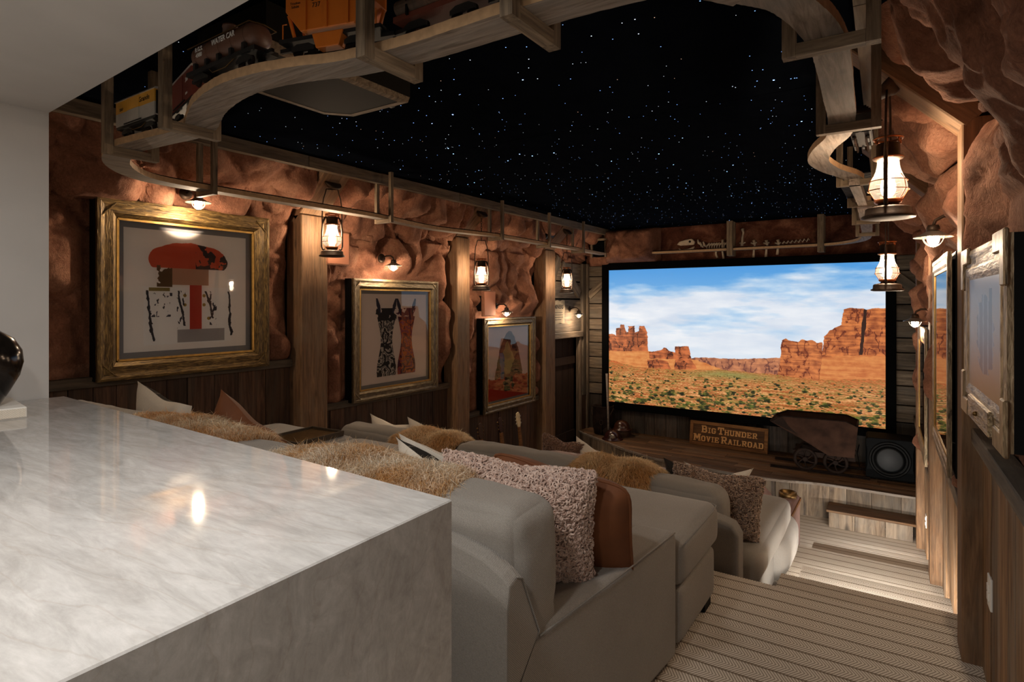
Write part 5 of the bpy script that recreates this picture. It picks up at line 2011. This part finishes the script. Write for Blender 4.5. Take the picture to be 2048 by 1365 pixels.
# ------------------------------------------------------------------ track
track = thing('railway_track', 'small black model railway track laid along the hanging shelf', 'track', (-2.0, 2.0, SH_Z + 0.030))
for run, nm in ((back_run + turn[1:] + left_run[1:], 'a'), (right_run + [(-0.232, 4.4, 0)] + right_far, 'b'), (right_far[-1:] + screen_run[1:], 'c')):
    pts = smooth_path(run, 6)
    P2 = [Vector((p[0] - o0.x, p[1] - o0.y, 0)) for p in pts]
    ties = MB()
    sides = ([], [])
    acc = 0.0
    for i in range(len(P2)):
        dd = (P2[min(i + 1, len(P2) - 1)] - P2[max(i - 1, 0)]).normalized()
        sd = Vector((-dd.y, dd.x, 0))
        for s, lst in zip((-1, 1), sides):
            lst.append(P2[i] + sd * 0.0225 * s + Vector((0, 0, 0.0105)))
        if i:
            seg = P2[i] - P2[i - 1]
            L = seg.length
            while acc < L:
                c = P2[i - 1] + seg * (acc / L)
                bridge = nm == 'b' and 3.95 < c.y + o0.y < 4.86
                wd = 0.20 if bridge else 0.085
                ang = math.atan2(sd.y, sd.x)
                ties.box(c + Vector((0, 0, 0.003)), (wd, 0.014, 0.006), Matrix.Rotation(ang, 3, 'Z'))
                acc += 0.034
            acc -= L
    for lst in sides:
        MB().tube(lst, 0.0032, 4).build('rail', M['rust_dark'], track)
    tag(ties.build('ties', M['black'], track), kind='stuff')

# ------------------------------------------------------------------ model train; every car: local X along the track, Z up from the rail tops
RAIL_Z = SH_Z + 0.030 + 0.014


def car_root(label, x, y, ang):
    return thing('train_car', label, 'model train car', (x, y, RAIL_Z), ang)


CARB = plain('car_underframe', '#141414', 0.5)
YEL = plain('boxcar_yellow', '#e8ac3c', 0.5, noise=0.08)
SIL = plain('boxcar_silver', '#c4c0b8', 0.45, metal=0.2, noise=0.08)
RED = plain('boxcar_oxide', '#7a3628', 0.6, noise=0.1)
BRN = plain('tank_brown', '#6a4a3a', 0.45, noise=0.08)
ORG = plain('hopper_orange', '#d2711c', 0.5, noise=0.06)


def running_gear(t, L, z=0.0, w=0.075):
    for s in (-1, 1):
        for sy in (-1, 1):
            xc = s * (L / 2 - .075)
            tk = MB().prism([(xc - .042, .014), (xc + .042, .014), (xc + .042, .026), (xc + .022, .036), (xc - .022, .036), (xc - .042, .026)], sy * w * .42 - .004, sy * w * .42 + .004, 'Y').build('truck_side', CARB, t)
            for a in (-1, 1):
                MB().lathe([(0.001, -.004), (.0165, -.004), (.0185, -.002), (.0165, .004), (.001, .004)], 16, (s * (L / 2 - .075) + a * .027, sy * .0225, .0165), Matrix.Rotation(PI / 2, 3, 'X')).build('wheel', M['rust_dark'], tk)
        MB().box((s * (L / 2 + .012), 0, .038), (.045, .010, .012)).build('coupler', CARB, t)


def letters(t, body, size, mat, x, z, y, flip=1, width=1.0, off=0.0):
    return text_mesh('lettering', body, size, M[mat], t, (x, y, z), (PI / 2, 0, 0), 0.0004, off, width=width)


# yellow over silver boxcar
c1 = car_root('yellow and silver boxcar on the train shelf', -2.86, 1.300, 0.0)
L = 0.36
piece('frame', (0, 0, 0.045), (L, .085, .012), CARB, c1)
piece('lower_body', (0, 0, 0.080), (L, .092, .058), SIL, c1)
piece('upper_body', (0, 0, 0.136), (L, .092, .054), YEL, c1)
MB().prism([(-.052, .163), (.052, .163), (.046, .171), (.0, .180), (-.046, .171)], -L / 2 - .004, L / 2 + .004, 'X').build('roof', SIL, c1)
dr = piece('sliding_door', (-.01, -.0475, .082), (.11, .004, .054), SIL, c1)
piece('door_rail', (0, -.003, -.030), (.16, .004, .004), CARB, dr)
piece('door_upper', (0, 0, .054), (.11, .004, .052), YEL, dr)
for k in range(6):
    piece('end_slat', (L / 2 + .002, -.036 + .0145 * k, .108), (.004, .009, .100), CARB, c1)
    piece('end_slat', (-L / 2 - .002, -.036 + .0145 * k, .108), (.004, .009, .100), CARB, c1)
MB().tube([(-.06, -.035, .036), (-.03, -.040, .020), (.05, -.040, .020), (.08, -.035, .036)], .002, 5).build('truss_rod', M['brass'], c1)
running_gear(c1, L)
letters(c1, 'Rio Grande', .032, 'ink', .062, .137, -.0468)
letters(c1, '3207', .018, 'ink', -.125, .124, -.0468)

# oxide red boxcar
c2 = car_root('oxide red boxcar between the yellow boxcar and the brown tank car', -2.46, 1.300, math.radians(-14))
L = 0.34
piece('frame', (0, 0, 0.045), (L, .085, .012), CARB, c2)
piece('body', (0, 0, 0.108), (L, .092, .115), RED, c2)
MB().prism([(-.052, .165), (.052, .165), (.046, .173), (.0, .182), (-.046, .173)], -L / 2 - .004, L / 2 + .004, 'X').build('roof', SIL, c2)
dr = piece('sliding_door', (-.005, -.0475, .106), (.10, .004, .108), RED, c2)
piece('door_rail', (0, -.003, -.056), (.18, .004, .004), CARB, dr)
running_gear(c2, L)
letters(c2, '306', .026, 'white_paint', .10, .130, -.0468)
letters(c2, '25311', .012, 'white_paint', .10, .075, -.0468)

# brown tank car
c3 = car_root('brown tank car lettered water car on the train shelf', -1.90, 1.132, math.radians(-1))
L = 0.40
piece('frame', (0, 0, 0.044), (L + .02, .085, .014), CARB, c3)
R0 = Matrix.Rotation(PI / 2, 3, 'Y')
MB().lathe([(0.001, -L / 2 + .01), (.030, -L / 2 + .014), (.043, -L / 2 + .026), (.046, -L / 2 + .04), (.046, L / 2 - .04), (.043, L / 2 - .026), (.030, L / 2 - .014), (.001, L / 2 - .01)], 28, (0, 0, .102), R0).build('tank', BRN, c3, smooth=True)
MB().lathe([(.001, 0), (.024, 0), (.024, .030), (.026, .030), (.024, .038), (.001, .042)], 20, (0, 0, .142)).build('dome', BRN, c3, smooth=True)
for k in range(5):
    x = -.15 + .075 * k
    MB().tube([(x, .0464 * math.cos(a), .102 + .0464 * math.sin(a)) for a in np.linspace(0, 2 * PI, 25)[:-1]], .0012, 5, True).build('tank_band', BRN, c3)
    piece('saddle', (x, -.040, .060), (.014, .012, .022), CARB, c3)
for s in (-1, 1):
    rl = [(-.19, s * .048, .128), (.19, s * .048, .128)]
    MB().tube(rl, .0022, 5).build('handrail', M['brass'], c3)
MB().tube([(.19, -.048, .128), (.196, 0, .132), (.19, .048, .128)], .0022, 5).build('handrail', M['brass'], c3)
MB().tube([(-.07, -.035, .038), (-.035, -.042, .016), (.045, -.042, .016), (.085, -.035, .038)], .002, 5).build('truss_rod', M['brass'], c3)
running_gear(c3, L + .02)
letters(c3, 'WATER CAR', .026, 'white_paint', .035, .112, -.0468, width=.95, off=.0004)
letters(c3, 'R.G.S.\n4980', .020, 'white_paint', -.115, .102, -.0472, off=.0003)

# orange hopper
c4 = car_root('bright orange hopper car on the train shelf', -1.45, 1.205, math.radians(15))
L = 0.30
piece('frame', (0, 0, 0.050), (L + .06, .080, .012), CARB, c4)
MB().prism([(-.150, .185), (.150, .185), (.150, .135), (.095, .068), (-.095, .068), (-.150, .135)], -.047, .047, 'Y').build('hopper_body', ORG, c4, bevel=.002)
piece('top_rim', (0, 0, .187), (.308, .102, .010), ORG, c4)
for k, x in enumerate((-.075, .0, .075)):
    piece('side_rib', (x, -.050, .128), (.010, .008, .118), ORG, c4)
MB().prism([(-.055, .056), (.055, .056), (.040, .010), (-.040, .010)], -.046, -.010, 'Y').build('chute', ORG, c4, bevel=.002)
for s in (-1, 1):
    MB().bar((s * .150, -.030, .130), (s * .128, -.030, .056), .008, .008, (0, 1, 0)).build('end_strut', ORG, c4)
    MB().bar((s * .150, .030, .130), (s * .128, .030, .056), .008, .008, (0, 1, 0)).build('end_strut', ORG, c4)
    MB().tube([(s * .165, -.040, .056), (s * .165, -.040, .100), (s * .150, -.040, .100)], .002, 5).build('grab_rail', ORG, c4)
running_gear(c4, L + .04)
letters(c4, 'OEG\n737', .020, 'ink', -.037, .150, -.0476)
letters(c4, 'Trocken\nSchütt', .011, 'ink', -.113, .150, -.0476)

# flat cars carrying logs
for k, (x, y) in enumerate(((-1.06, 1.262), (-0.69, 1.268))):
    c5 = car_root(('log car on the train shelf beside the orange hopper', 'second log car on the train shelf, nearer the top edge')[k], x, y, 0)
    L = 0.32
    piece('deck', (0, 0, 0.052), (L, .088, .016), plain('log_car_red', '#5f2c1c', 0.6, noise=.1) if k == 0 else bpy.data.materials['log_car_red'], c5)
    for q, (yy, zz) in enumerate(((-.028, .084), (.026, .084), (0, .124))):
        MB().lathe([(0.001, -.15), (.024, -.15), (.026, -.12), (.025, .13), (.023, .15), (.001, .15)], 16, (0.004 * q, yy, zz), Matrix.Rotation(PI / 2, 3, 'Y')).build('log', M['plank_dark'], c5, smooth=False)
    for s in (-1, 1):
        for sy in (-1, 1):
            piece('stake', (s * .10, sy * .050, .090), (.008, .006, .08), M['black'], c5)
    running_gear(c5, L)
# dark open car on the right-hand bend, seen from below
c6 = car_root('black train car with stepped roof on the right-hand shelf, over the bend', -0.165, 3.35, PI / 2)
piece('frame', (0, 0, 0.045), (.30, .085, .012), CARB, c6)
piece('body', (0, 0, 0.09), (.28, .09, .08), CARB, c6)
for k in range(4):
    piece('roof_step', (0, 0, .135 + .012 * k), (.30 - .03 * k, .10 - .018 * k, .011), M['rust_dark'], c6)
running_gear(c6, .30)

# ================================================================== PROJECTOR HOUSING on the ceiling
pj = thing('projector_housing', 'black angular projector housing hanging from the starry ceiling behind the train shelf', 'projector', (-2.15, 1.75, 2.40))
hexp = [(-.27, -.45), (.20, -.45), (.20, .31), (-.19, .31), (-.29, .20), (-.29, -.30)]
MB().prism(hexp, 0.03, 0.17, 'Z').build('housing_body', plain('housing_black', '#1d1a16', 0.7, spec=0.08), pj)
inner = [(x * .84, y * .84) for x, y in hexp]
n_ = len(hexp)
MB().add([(x, y, .035) for x, y in hexp] + [(x * .97, y * .97, 0.004) for x, y in hexp] + [(x * .84, y * .84, .0) for x, y in hexp],
         [(i, (i + 1) % n_, n_ + (i + 1) % n_, n_ + i) for i in range(n_)] + [(n_ + i, n_ + (i + 1) % n_, 2 * n_ + (i + 1) % n_, 2 * n_ + i) for i in range(n_)]).build('housing_rim', M['hanger_x'], pj)
MB().prism(inner, 0.001, 0.03, 'Z').build('housing_underside', bpy.data.materials['housing_black'], pj)
MB().lathe([(0.001, 0), (.05, 0), (.05, .08), (.001, .08)], 20, (0.0, .315, .09), Matrix.Rotation(-PI / 2, 3, 'X')).build('lens', M['sub_cone'], pj, smooth=False)

# ================================================================== FOSSIL on the frieze
fos = thing('fossil_skeleton', 'plaster dinosaur skeleton fossil set in the rock frieze above the screen', 'fossil', (-2.3, S_Y - 0.03, 2.30))
fo = fos.location


def bone(name, pts, r, mat='bone'):
    return MB().tube([(x - fo.x, (y - fo.y), z - fo.z) for x, y, z in pts], r, 7).build(name, M[mat], fos, smooth=True)


def fx(u, v):
    """a point of the frieze seen by its place along the wall (u) and height (v)"""
    r = (u - 1024) / 1175.0
    s_, c_ = math.sin(math.radians(33.6)), math.cos(math.radians(33.6))
    t = (S_Y - 0.035) / (r * s_ + c_)
    return (t * (r * c_ - s_), S_Y - 0.045, 1.455 + (605 - v) / 1175.0 * t)


sk = [(1355, 490), (1360, 484), (1374, 480), (1385, 478), (1391, 484), (1389, 490), (1377, 491), (1362, 492)]
pp = [fx(*q) for q in sk]
MB().prism([(p[0] - fo.x, p[2] - fo.z) for p in pp], -0.04, 0.0, 'Y').build('skull', M['bone'], fos, bevel=0.008)
MB().sphere((fx(1381, 484)[0] - fo.x, -0.040, fx(1381, 484)[2] - fo.z), 0.018, 10).build('eye_socket', M['ink'], fos)
jw = [(1358, 497), (1364, 500), (1378, 498), (1390, 493), (1388, 498), (1374, 503), (1360, 502)]
pp = [fx(*q) for q in jw]
MB().prism([(p[0] - fo.x, p[2] - fo.z) for p in pp], -0.035, 0.0, 'Y').build('jaw', M['bone'], fos, bevel=0.006)
for a in ((1396, 484), (1401, 489), (1407, 488)):
    x, y = a
    bone('neck_vertebra', [fx(x, y - 4), fx(x + 2, y + 3), fx(x + 6, y + 6)], [0.012, 0.018, 0.008])
for k in range(9):
    x = 1415 + k * 5
    top = 487 - k * .3
    bone('rib', [fx(x + 5, top), fx(x - 1, top + 5), fx(x - 1, top + 11), fx(x + 3, top + 15)], [0.013, 0.013, 0.012, 0.006])
for x, ya, yb in ((1446, 480, 521), (1433, 500, 516)):
    bone('fore_leg', [fx(x, ya), fx(x - 1, (ya + yb) / 2), fx(x + 2, yb)], [0.02, 0.014, 0.016])
for (x, ya, yb) in ((1485, 458, 492), (1508, 481, 520), (1533, 481, 518), (1556, 480, 510)):
    bone('limb_bone', [fx(x, ya), fx(x + 2, ya + 8), fx(x, (ya + yb) / 2), fx(x - 1, yb)], [0.024, 0.014, 0.014, 0.02])
    bone('joint', [fx(x - 6, 486), fx(x, 488), fx(x + 6, 485)], [0.010, 0.016, 0.010])
for k in range(7):
    x = 1565 + k * 8
    bone('tail_vertebra', [fx(x, 488 - k * .6), fx(x + 4, 483 - k), fx(x + 6, 487 - k)], [0.012 - k * .0008, 0.008, 0.005])

# dark tunnel mouth in the far left corner
tun = thing('tunnel_mouth', 'dark square train tunnel mouth in the rock of the far left corner', 'tunnel', (-3.90, 8.31, 2.24))
MB().prism([(-.10, -.08), (.10, -.08), (.10, .12), (.05, .17), (-.05, .17), (-.10, .12)], -0.012, 0.10, 'Y').build('opening', M['black_matte'], tun)
for s in (-1, 1):
    piece('portal_post', (s * .115, -0.02, .03), (.028, .04, .24), M['hanger'], tun)
piece('portal_beam', (0, -0.02, .18), (.28, .045, .03), M['hanger_x'], tun)

# ================================================================== STAGE PROPS
sg = thing('wooden_sign', 'framed wooden sign with two lines of carved letters leaning below the screen', 'sign', (-2.02, 8.43, ST), math.radians(-1.5))
sg.rotation_euler = (math.radians(-9), 0, math.radians(-2))
SW, SHH = 1.05, 0.335
pb = piece('sign_board', (0, 0, SHH / 2), (SW - .06, .018, SHH - .06), M['sign_board'], sg)
for k, (c, s, pts) in enumerate(((0, 0, [(-SW / 2, 0), (SW / 2, 0), (SW / 2 - .045, .045), (-SW / 2 + .045, .045)]), (0, 0, [(-SW / 2, SHH), (-SW / 2 + .045, SHH - .045), (SW / 2 - .045, SHH - .045), (SW / 2, SHH)]),
                                 (0, 0, [(-SW / 2, 0), (-SW / 2 + .045, .045), (-SW / 2 + .045, SHH - .045), (-SW / 2, SHH)]), (0, 0, [(SW / 2, 0), (SW / 2, SHH), (SW / 2 - .045, SHH - .045), (SW / 2 - .045, .045)]))):
    MB().prism(pts, -.024, .012, 'Y').build('sign_frame', M['sign_wood'], sg, bevel=.003)

# chunky slab letters drawn on a 0..1 x 0..1 cell: bars (x0, y0, x1, y1) or slanted bars with four corners
t_ = 0.20
GL = {
    'B': [(0, 0, .3, .16), (0, .84, .3, 1), (.08, 0, .30, 1), (.3, 0, .78, .17), (.3, .83, .74, 1), (.3, .42, .74, .58), (.68, .10, .92, .48), (.64, .52, .88, .90)],
    'I': [(.1, 0, .9, .17), (.1, .83, .9, 1), (.36, 0, .64, 1)],
    'G': [(.08, .14, .32, .86), (.18, 0, .82, .18), (.18, .82, .82, 1), (.70, .12, .94, .46), (.52, .40, 1, .54), (.72, .66, .94, .92)],
    'T': [(.22, 0, .78, .16), (.38, 0, .62, 1), (0, .82, 1, 1), (0, .62, .18, .9), (.82, .62, 1, .9)],
    'H': [(0, 0, .40, .16), (.60, 0, 1, .16), (0, .84, .40, 1), (.60, .84, 1, 1), (.10, 0, .32, 1), (.68, 0, .90, 1), (.3, .42, .7, .58)],
    'U': [(0, .84, .40, 1), (.60, .84, 1, 1), (.10, .14, .32, 1), (.68, .14, .90, 1), (.2, 0, .8, .18)],
    'N': [(0, 0, .40, .16), (0, .84, .34, 1), (.62, .84, 1, 1), (.10, 0, .29, 1), (.71, 0, .90, 1), ((.12, 1), (.38, 1), (.90, 0), (.64, 0))],
    'D': [(0, 0, .3, .16), (0, .84, .3, 1), (.10, 0, .33, 1), (.3, 0, .78, .18), (.3, .82, .78, 1), (.70, .12, .95, .88)],
    'E': [(0, 0, .92, .17), (0, .83, .92, 1), (.10, 0, .34, 1), (.3, .42, .70, .58), (.74, 0, .92, .32), (.74, .68, .92, 1), (.58, .34, .70, .66)],
    'R': [(0, 0, .42, .16), (0, .84, .3, 1), (.10, 0, .33, 1), (.3, .83, .78, 1), (.3, .42, .76, .57), (.66, .50, .90, .92), ((.44, .45), (.68, .45), (.96, 0), (.68, 0)), (.66, 0, 1, .15)],
    'M': [(0, 0, .34, .15), (.66, 0, 1, .15), (0, .85, .28, 1), (.72, .85, 1, 1), (.08, 0, .27, 1), (.73, 0, .92, 1), ((.10, 1), (.34, 1), (.60, .25), (.42, .25)), ((.66, 1), (.90, 1), (.58, .25), (.40, .25))],
    'O': [(.05, .14, .30, .86), (.70, .14, .95, .86), (.18, 0, .82, .18), (.18, .82, .82, 1)],
    'V': [(0, .84, .42, 1), (.58, .84, 1, 1), ((.08, 1), (.33, 1), (.60, 0), (.40, 0)), ((.67, 1), (.92, 1), (.60, 0), (.40, 0))],
    'A': [(0, 0, .38, .15), (.62, 0, 1, .15), ((.08, 0), (.30, 0), (.60, 1), (.38, 1)), ((.70, 0), (.92, 0), (.62, 1), (.40, 1)), (.28, .26, .72, .40), (.3, .88, .6, 1)],
    'L': [(0, 0, .92, .17), (0, .84, .44, 1), (.10, 0, .34, 1), (.74, 0, .92, .38)],
}


def sign_line(body, cx, zb, cap, small, gap):
    """large initials, smaller capitals after them"""
    items, x = [], 0.0
    for wd in body.split(' '):
        for i, chh in enumerate(wd):
            hh = cap if i == 0 else small
            ww = hh * (1.05 if chh in 'MN' else 0.52 if chh == 'I' else 0.86)
            items.append((chh, x, ww, hh))
            x += ww + gap
        x += gap * 3.2
    x -= gap * 4.2
    for chh, xx, ww, hh in items:
        m = MB()
        for q in GL[chh]:
            poly = [(q[0], q[1]), (q[2], q[1]), (q[2], q[3]), (q[0], q[3])] if not isinstance(q[0], tuple) else list(q)
            m.prism([(a * ww, b * hh) for a, b in poly], -.0085, 0, 'Y')
        m.build('letter', M['letters'], pb, (cx - x / 2 + xx, -.009, zb - SHH / 2), fix=True)


sign_line('BIG THUNDER', 0.015, 0.180, 0.098, 0.076, 0.006)
sign_line('MOVIE RAILROAD', 0.0, 0.058, 0.098, 0.076, 0.006)

# mine cart on its short length of rail
mc = thing('mine_cart', 'rusty tipping mine cart standing on short rails on the stage', 'cart', (-0.86, 8.05, ST), math.radians(2))
prof = [(-.50, .575), (-.36, .635), (.30, .640), (.42, .59), (.385, .24), (.13, .235), (-.16, .40)]
yo = .24
outer = MB()
m_ = len(prof)
vs = [(x, -yo, z) for x, z in prof] + [(x, yo, z) for x, z in prof]
side_f = [tuple(range(m_)), tuple(range(m_, 2 * m_))[::-1]]
skin = [(i, i + m_, (i + 1) % m_ + m_, (i + 1) % m_) for i in range(m_) if i not in (0, 1, 2)]
outer.add(vs, side_f + skin)
body = outer.build('tub', M['rust'], mc)
sol = body.modifiers.new('thickness', 'SOLIDIFY')
sol.thickness = 0.012
rim = MB()
top = [prof[0], prof[1], prof[2], prof[3]]
for yy in (-yo, yo):
    rim.tube([(x, yy, z) for x, z in top], 0.011, 6)
rim.tube([(prof[0][0], -yo, prof[0][1]), (prof[0][0], yo, prof[0][1])], 0.011, 6)
rim.tube([(prof[3][0], -yo, prof[3][1]), (prof[3][0], yo, prof[3][1])], 0.011, 6)
rim.build('rolled_rim', M['rust_dark'], mc, smooth=True)
MB().prism([(-.50, .565), (-.36, .625), (-.30, .53), (-.20, .44)], -yo - .012, -yo - .002, 'Y').build('lip_plate', M['rust_dark'], mc)
ch = MB()
for yy in (-.16, .16):
    ch.box((.07, yy, .205), (.66, .05, .06))
for xx in (-.22, .07, .36):
    ch.box((xx, 0, .205), (.05, .32, .05))
ch.build('chassis', M['rust_dark'], mc)
for xx in (-.12, .20):
    for yy in (-.20, .20):
        w_ = MB()
        w_.tube([(xx + .115 * math.cos(a), yy, .145 + .115 * math.sin(a)) for a in np.linspace(0, 2 * PI, 29)[:-1]], .019, 8, True)
        wh = w_.build('wheel', M['rust_dark'], mc, smooth=True)
        for k in range(6):
            a = 2 * PI * k / 6 + .3
            pts = [(xx + r * math.cos(a + (r - .02) * 5), yy, .145 + r * math.sin(a + (r - .02) * 5)) for r in (.02, .05, .08, .108)]
            MB().tube(pts, [.012, .009, .009, .011], 6).build('spoke', M['rust_dark'], wh, smooth=True)
        MB().lathe([(.001, -.03), (.026, -.03), (.030, -.02), (.030, .02), (.026, .03), (.001, .03)], 14, (xx, yy, .145), Matrix.Rotation(PI / 2, 3, 'X')).build('hub', M['rust_dark'], wh)
    MB().tube([(xx, -.2, .145), (xx, .2, .145)], .014, 8).build('axle', M['rust_dark'], mc)
ct = thing('cart_track', 'two short dark rails lying on the stage under the mine cart', 'rails', (-0.84, 8.05, ST), math.radians(2))
for yy in (-.20, .20):
    rl = MB()
    rl.box((0, yy, .006), (1.05, .07, .012))
    rl.box((0, yy, .016), (1.05, .018, .010))
    rl.box((0, yy, .0235), (1.05, .034, .007))
    rl.build('rail', M['rust_dark'], ct)

# subwoofer
sb = thing('subwoofer', 'black floor speaker with one large round cone at the right end of the stage', 'speaker', (-0.125, 8.10, ST), math.radians(2))
piece('cabinet', (0, 0.03, .245), (.47, .40, .45), M['sub_black'], sb, bevel=.02)
MB().prism([(-.235, .03), (-.20, .015), (.20, .015), (.235, .03), (.235, .10), (.222, .16), (.222, .34), (.235, .40), (.235, .46), (.20, .478), (-.20, .478), (-.235, .46), (-.235, .40), (-.222, .34), (-.222, .16), (-.235, .10)], -.205, -.170, 'Y').build('baffle', M['sub_black'], sb, bevel=.006)
RF = Matrix.Rotation(PI / 2, 3, 'X')
cc = (0, -.206, .245)
MB().lathe([(.205, 0), (.205, .010), (.192, .016), (.180, .012), (.178, .0)], 40, cc, RF).build('trim_ring', M['black'], sb, smooth=True)
MB().lathe([(.179, .004), (.172, .018), (.160, .018), (.150, .004)], 40, cc, RF).build('surround', M['black'], sb, smooth=True)
MB().lathe([(.152, .006), (.12, .012), (.06, .022), (.001, .024)], 40, cc, RF).build('cone', M['sub_cone'], sb, smooth=True)
for sx in (-1, 1):
    for sy in (-.14, .20):
        MB().lathe([(.001, 0), (.022, 0), (.02, .022), (.001, .022)], 12, (sx * .19, sy, 0)).build('foot', M['black'], sb)
MB().tube([(.02, .24, .20), (-.18, .30, .05), (-.30, .26, .02), (-.33, .34, .16), (-.31, .47, .24)], .006, 6).build('power_cord', M['black'], sb)

# ore bucket, shovel, helmets
bu = thing('ore_bucket', 'tall dark iron ore bucket with a bail at the left end of the stage', 'bucket', (-3.86, 8.36, ST))
MB().lathe([(.001, 0), (.135, 0), (.160, .12), (.165, .25), (.155, .40), (.165, .425), (.170, .432), (.160, .436), (.148, .40), (.155, .25), (.150, .12), (.125, .02), (.001, .02)], 32).build('bucket_body', M['rust_dark'], bu, smooth=True)
MB().tube([(.175 * math.cos(a), -.10 * math.sin(a) - .03, .40 - .17 * math.sin(a)) for a in np.linspace(0, PI, 15)], .009, 6).build('bail', M['iron'], bu, smooth=True)
for s in (-1, 1):
    MB().tube([(s * .165 + .02 * math.cos(a), -.01, .385 + .028 * math.sin(a)) for a in np.linspace(0, 2 * PI, 11)[:-1]], .006, 6, True).build('ear', M['iron'], bu)
MB().tube([(.05 + .03 * math.cos(a), -.175, .20 + .035 * math.sin(a)) for a in np.linspace(0, 2 * PI, 13)[:-1]], .006, 6, True).build('drop_ring', M['iron'], bu)
MB().tube([(.05, -.178, .165), (.05, -.178, .05)], .008, 6).build('latch', M['iron'], bu)
sv = thing('long_handled_shovel', 'long pale wooden tool handle leaning beside the ore bucket', 'shovel', (-3.70, 8.20, ST))
MB().tube([(0, 0, .10), (-.03, .05, .40), (-.10, .16, .93)], [.016, .015, .018], 8).build('handle', M['shelf_x'], sv, smooth=True)
MB().add([(-.07, -.02, .0), (.07, -.02, .0), (.09, -.01, .09), (.02, .01, .15), (-.02, .01, .15), (-.09, -.01, .09), (0, -.035, -.0)], [(0, 6, 5), (6, 1, 2), (6, 2, 3), (6, 3, 4), (6, 4, 5)]).build('blade', M['rust_dark'], sv)
for (nm, lab, loc, hx, lampy) in (('miner_helmet', 'dark red miner helmet with a bright front lamp, in front of the shovel', (-3.58, 8.08, ST), '#341815', True), ('miner_helmet', 'brown miner helmet behind the dark red one on the stage', (-3.55, 8.36, ST + .0), '#3c2015', False)):
    hm = thing(nm, lab, 'helmet', loc, 0.2)
    mm = plain('helmet_enamel', hx, 0.25, noise=.15)
    dome = [(.125 * math.cos(a), .02 + .12 * math.sin(a)) for a in np.linspace(0, PI / 2, 9)]
    dome[-1] = (.001, dome[-1][1])
    MB().lathe([(.001, .012), (.12, .010), (.155, .0), (.158, .006), (.128, .020)] + dome, 28, (0, 0, 0 if lampy else .10)).build('shell', mm, hm, smooth=True)
    if not lampy:
        MB().lathe([(.001, 0), (.12, 0), (.13, .05), (.12, .105), (.001, .105)], 24).build('leather_liner', M['plank_dark'], hm)
    else:
        lp = MB().lathe([(.001, 0), (.030, 0), (.036, .03), (.032, .034), (.001, .030)], 18, (0.03, -.125, .075), Matrix.Rotation(PI / 2, 3, 'X')).build('head_lamp', M['steel'], hm, smooth=True)

# ================================================================== SMALL WALL FITTINGS
def plate(label, loc, rz, w=.075, h=.118, group=None, name='outlet', cat='outlet'):
    t = thing(name, label, cat, loc, rz, group)
    piece('cover_plate', (0, 0, 0), (w, .008, h), M['plate'], t, bevel=.002)
    for s in (-1, 1):
        piece('socket' if name == 'outlet' else 'rocker', (0, -.006, s * .024 if name == 'outlet' else s * .016), (.03, .006, .028), M['shade_white'], t, bevel=.001)
    return t


plate('white outlet plate on the planks below the left part of the screen', (-3.33, 8.652, -.16), 0)
plate('white outlet plate behind the mine cart under the screen', (-0.54, 8.652, -.24), 0)
px_, py_ = on_right(-.005, -.22)
plate('white rocker switch plate on the nearest right plank wall', (px_, py_, .385), -PI / 2 + DR, name='light_switch', cat='switch')
px_, py_ = on_right(-.005, 3.75)
plate('white outlet plate low on the right wall before the last post', (px_, py_, -.60), -PI / 2 + DR)

for lab, y, z, w, h in (('rock-coloured flat wall speaker behind the first left lantern', 3.47, 1.93, .26, .30), ('rock-coloured flat wall speaker below the chained left lantern', 5.755, 1.44, .25, .31)):
    sp_ = thing('wall_speaker', lab, 'speaker', (-4.145, y, z), PI / 2)
    piece('speaker_frame', (0, .02, 0), (w, .04, h), M['rock'], sp_, bevel=.006)
    piece('grille', (0, -.002, 0), (w - .03, .006, h - .03), plain('painted_grille', '#b8785a', .8), sp_)
    piece('mounting_block', (0, .10, 0), (w * .6, .13, h * .6), M['black'], sp_)
pc = thing('parchment_notice', 'torn pale paper notice with lines of old lettering on the boards over the far doorway', 'notice', (-4.272, 7.68, 1.31), PI / 2)
rg = random.Random(4)
pts = []
for a, b in (((-.19, -.17), (.19, -.17)), ((.19, -.17), (.19, .17)), ((.19, .17), (-.19, .17)), ((-.19, .17), (-.19, -.17))):
    for k in range(5):
        t = k / 5
        pts.append((a[0] + (b[0] - a[0]) * t + rg.uniform(-.012, .012), a[1] + (b[1] - a[1]) * t + rg.uniform(-.012, .012)))
MB().prism(pts, -.004, 0, 'Y').build('sheet', M['paper_old'], pc)
text_mesh('lettering', 'MINERS', .085, M['ink'], pc, (0, -.0055, .075), (PI / 2, 0, 0), .0004, .002)
for k in range(4):
    piece('text_line', ((-.01, .01, 0, -.02)[k], -.0052, -.01 - .035 * k), ((.26, .24, .28, .2)[k], .001, .008), M['ink'], pc)
sp3 = thing('cove_speaker', 'small dark speaker set in the left rock cove near the far corner', 'speaker', (-3.98, 6.86, 2.37), PI / 2)
sp3.rotation_euler = (math.radians(40), 0, PI / 2)
piece('speaker_frame', (0, 0, 0), (.20, .10, .13), M['black'], sp3, bevel=.006)
piece('grille', (0, -.052, 0), (.17, .006, .10), M['sub_cone'], sp3)
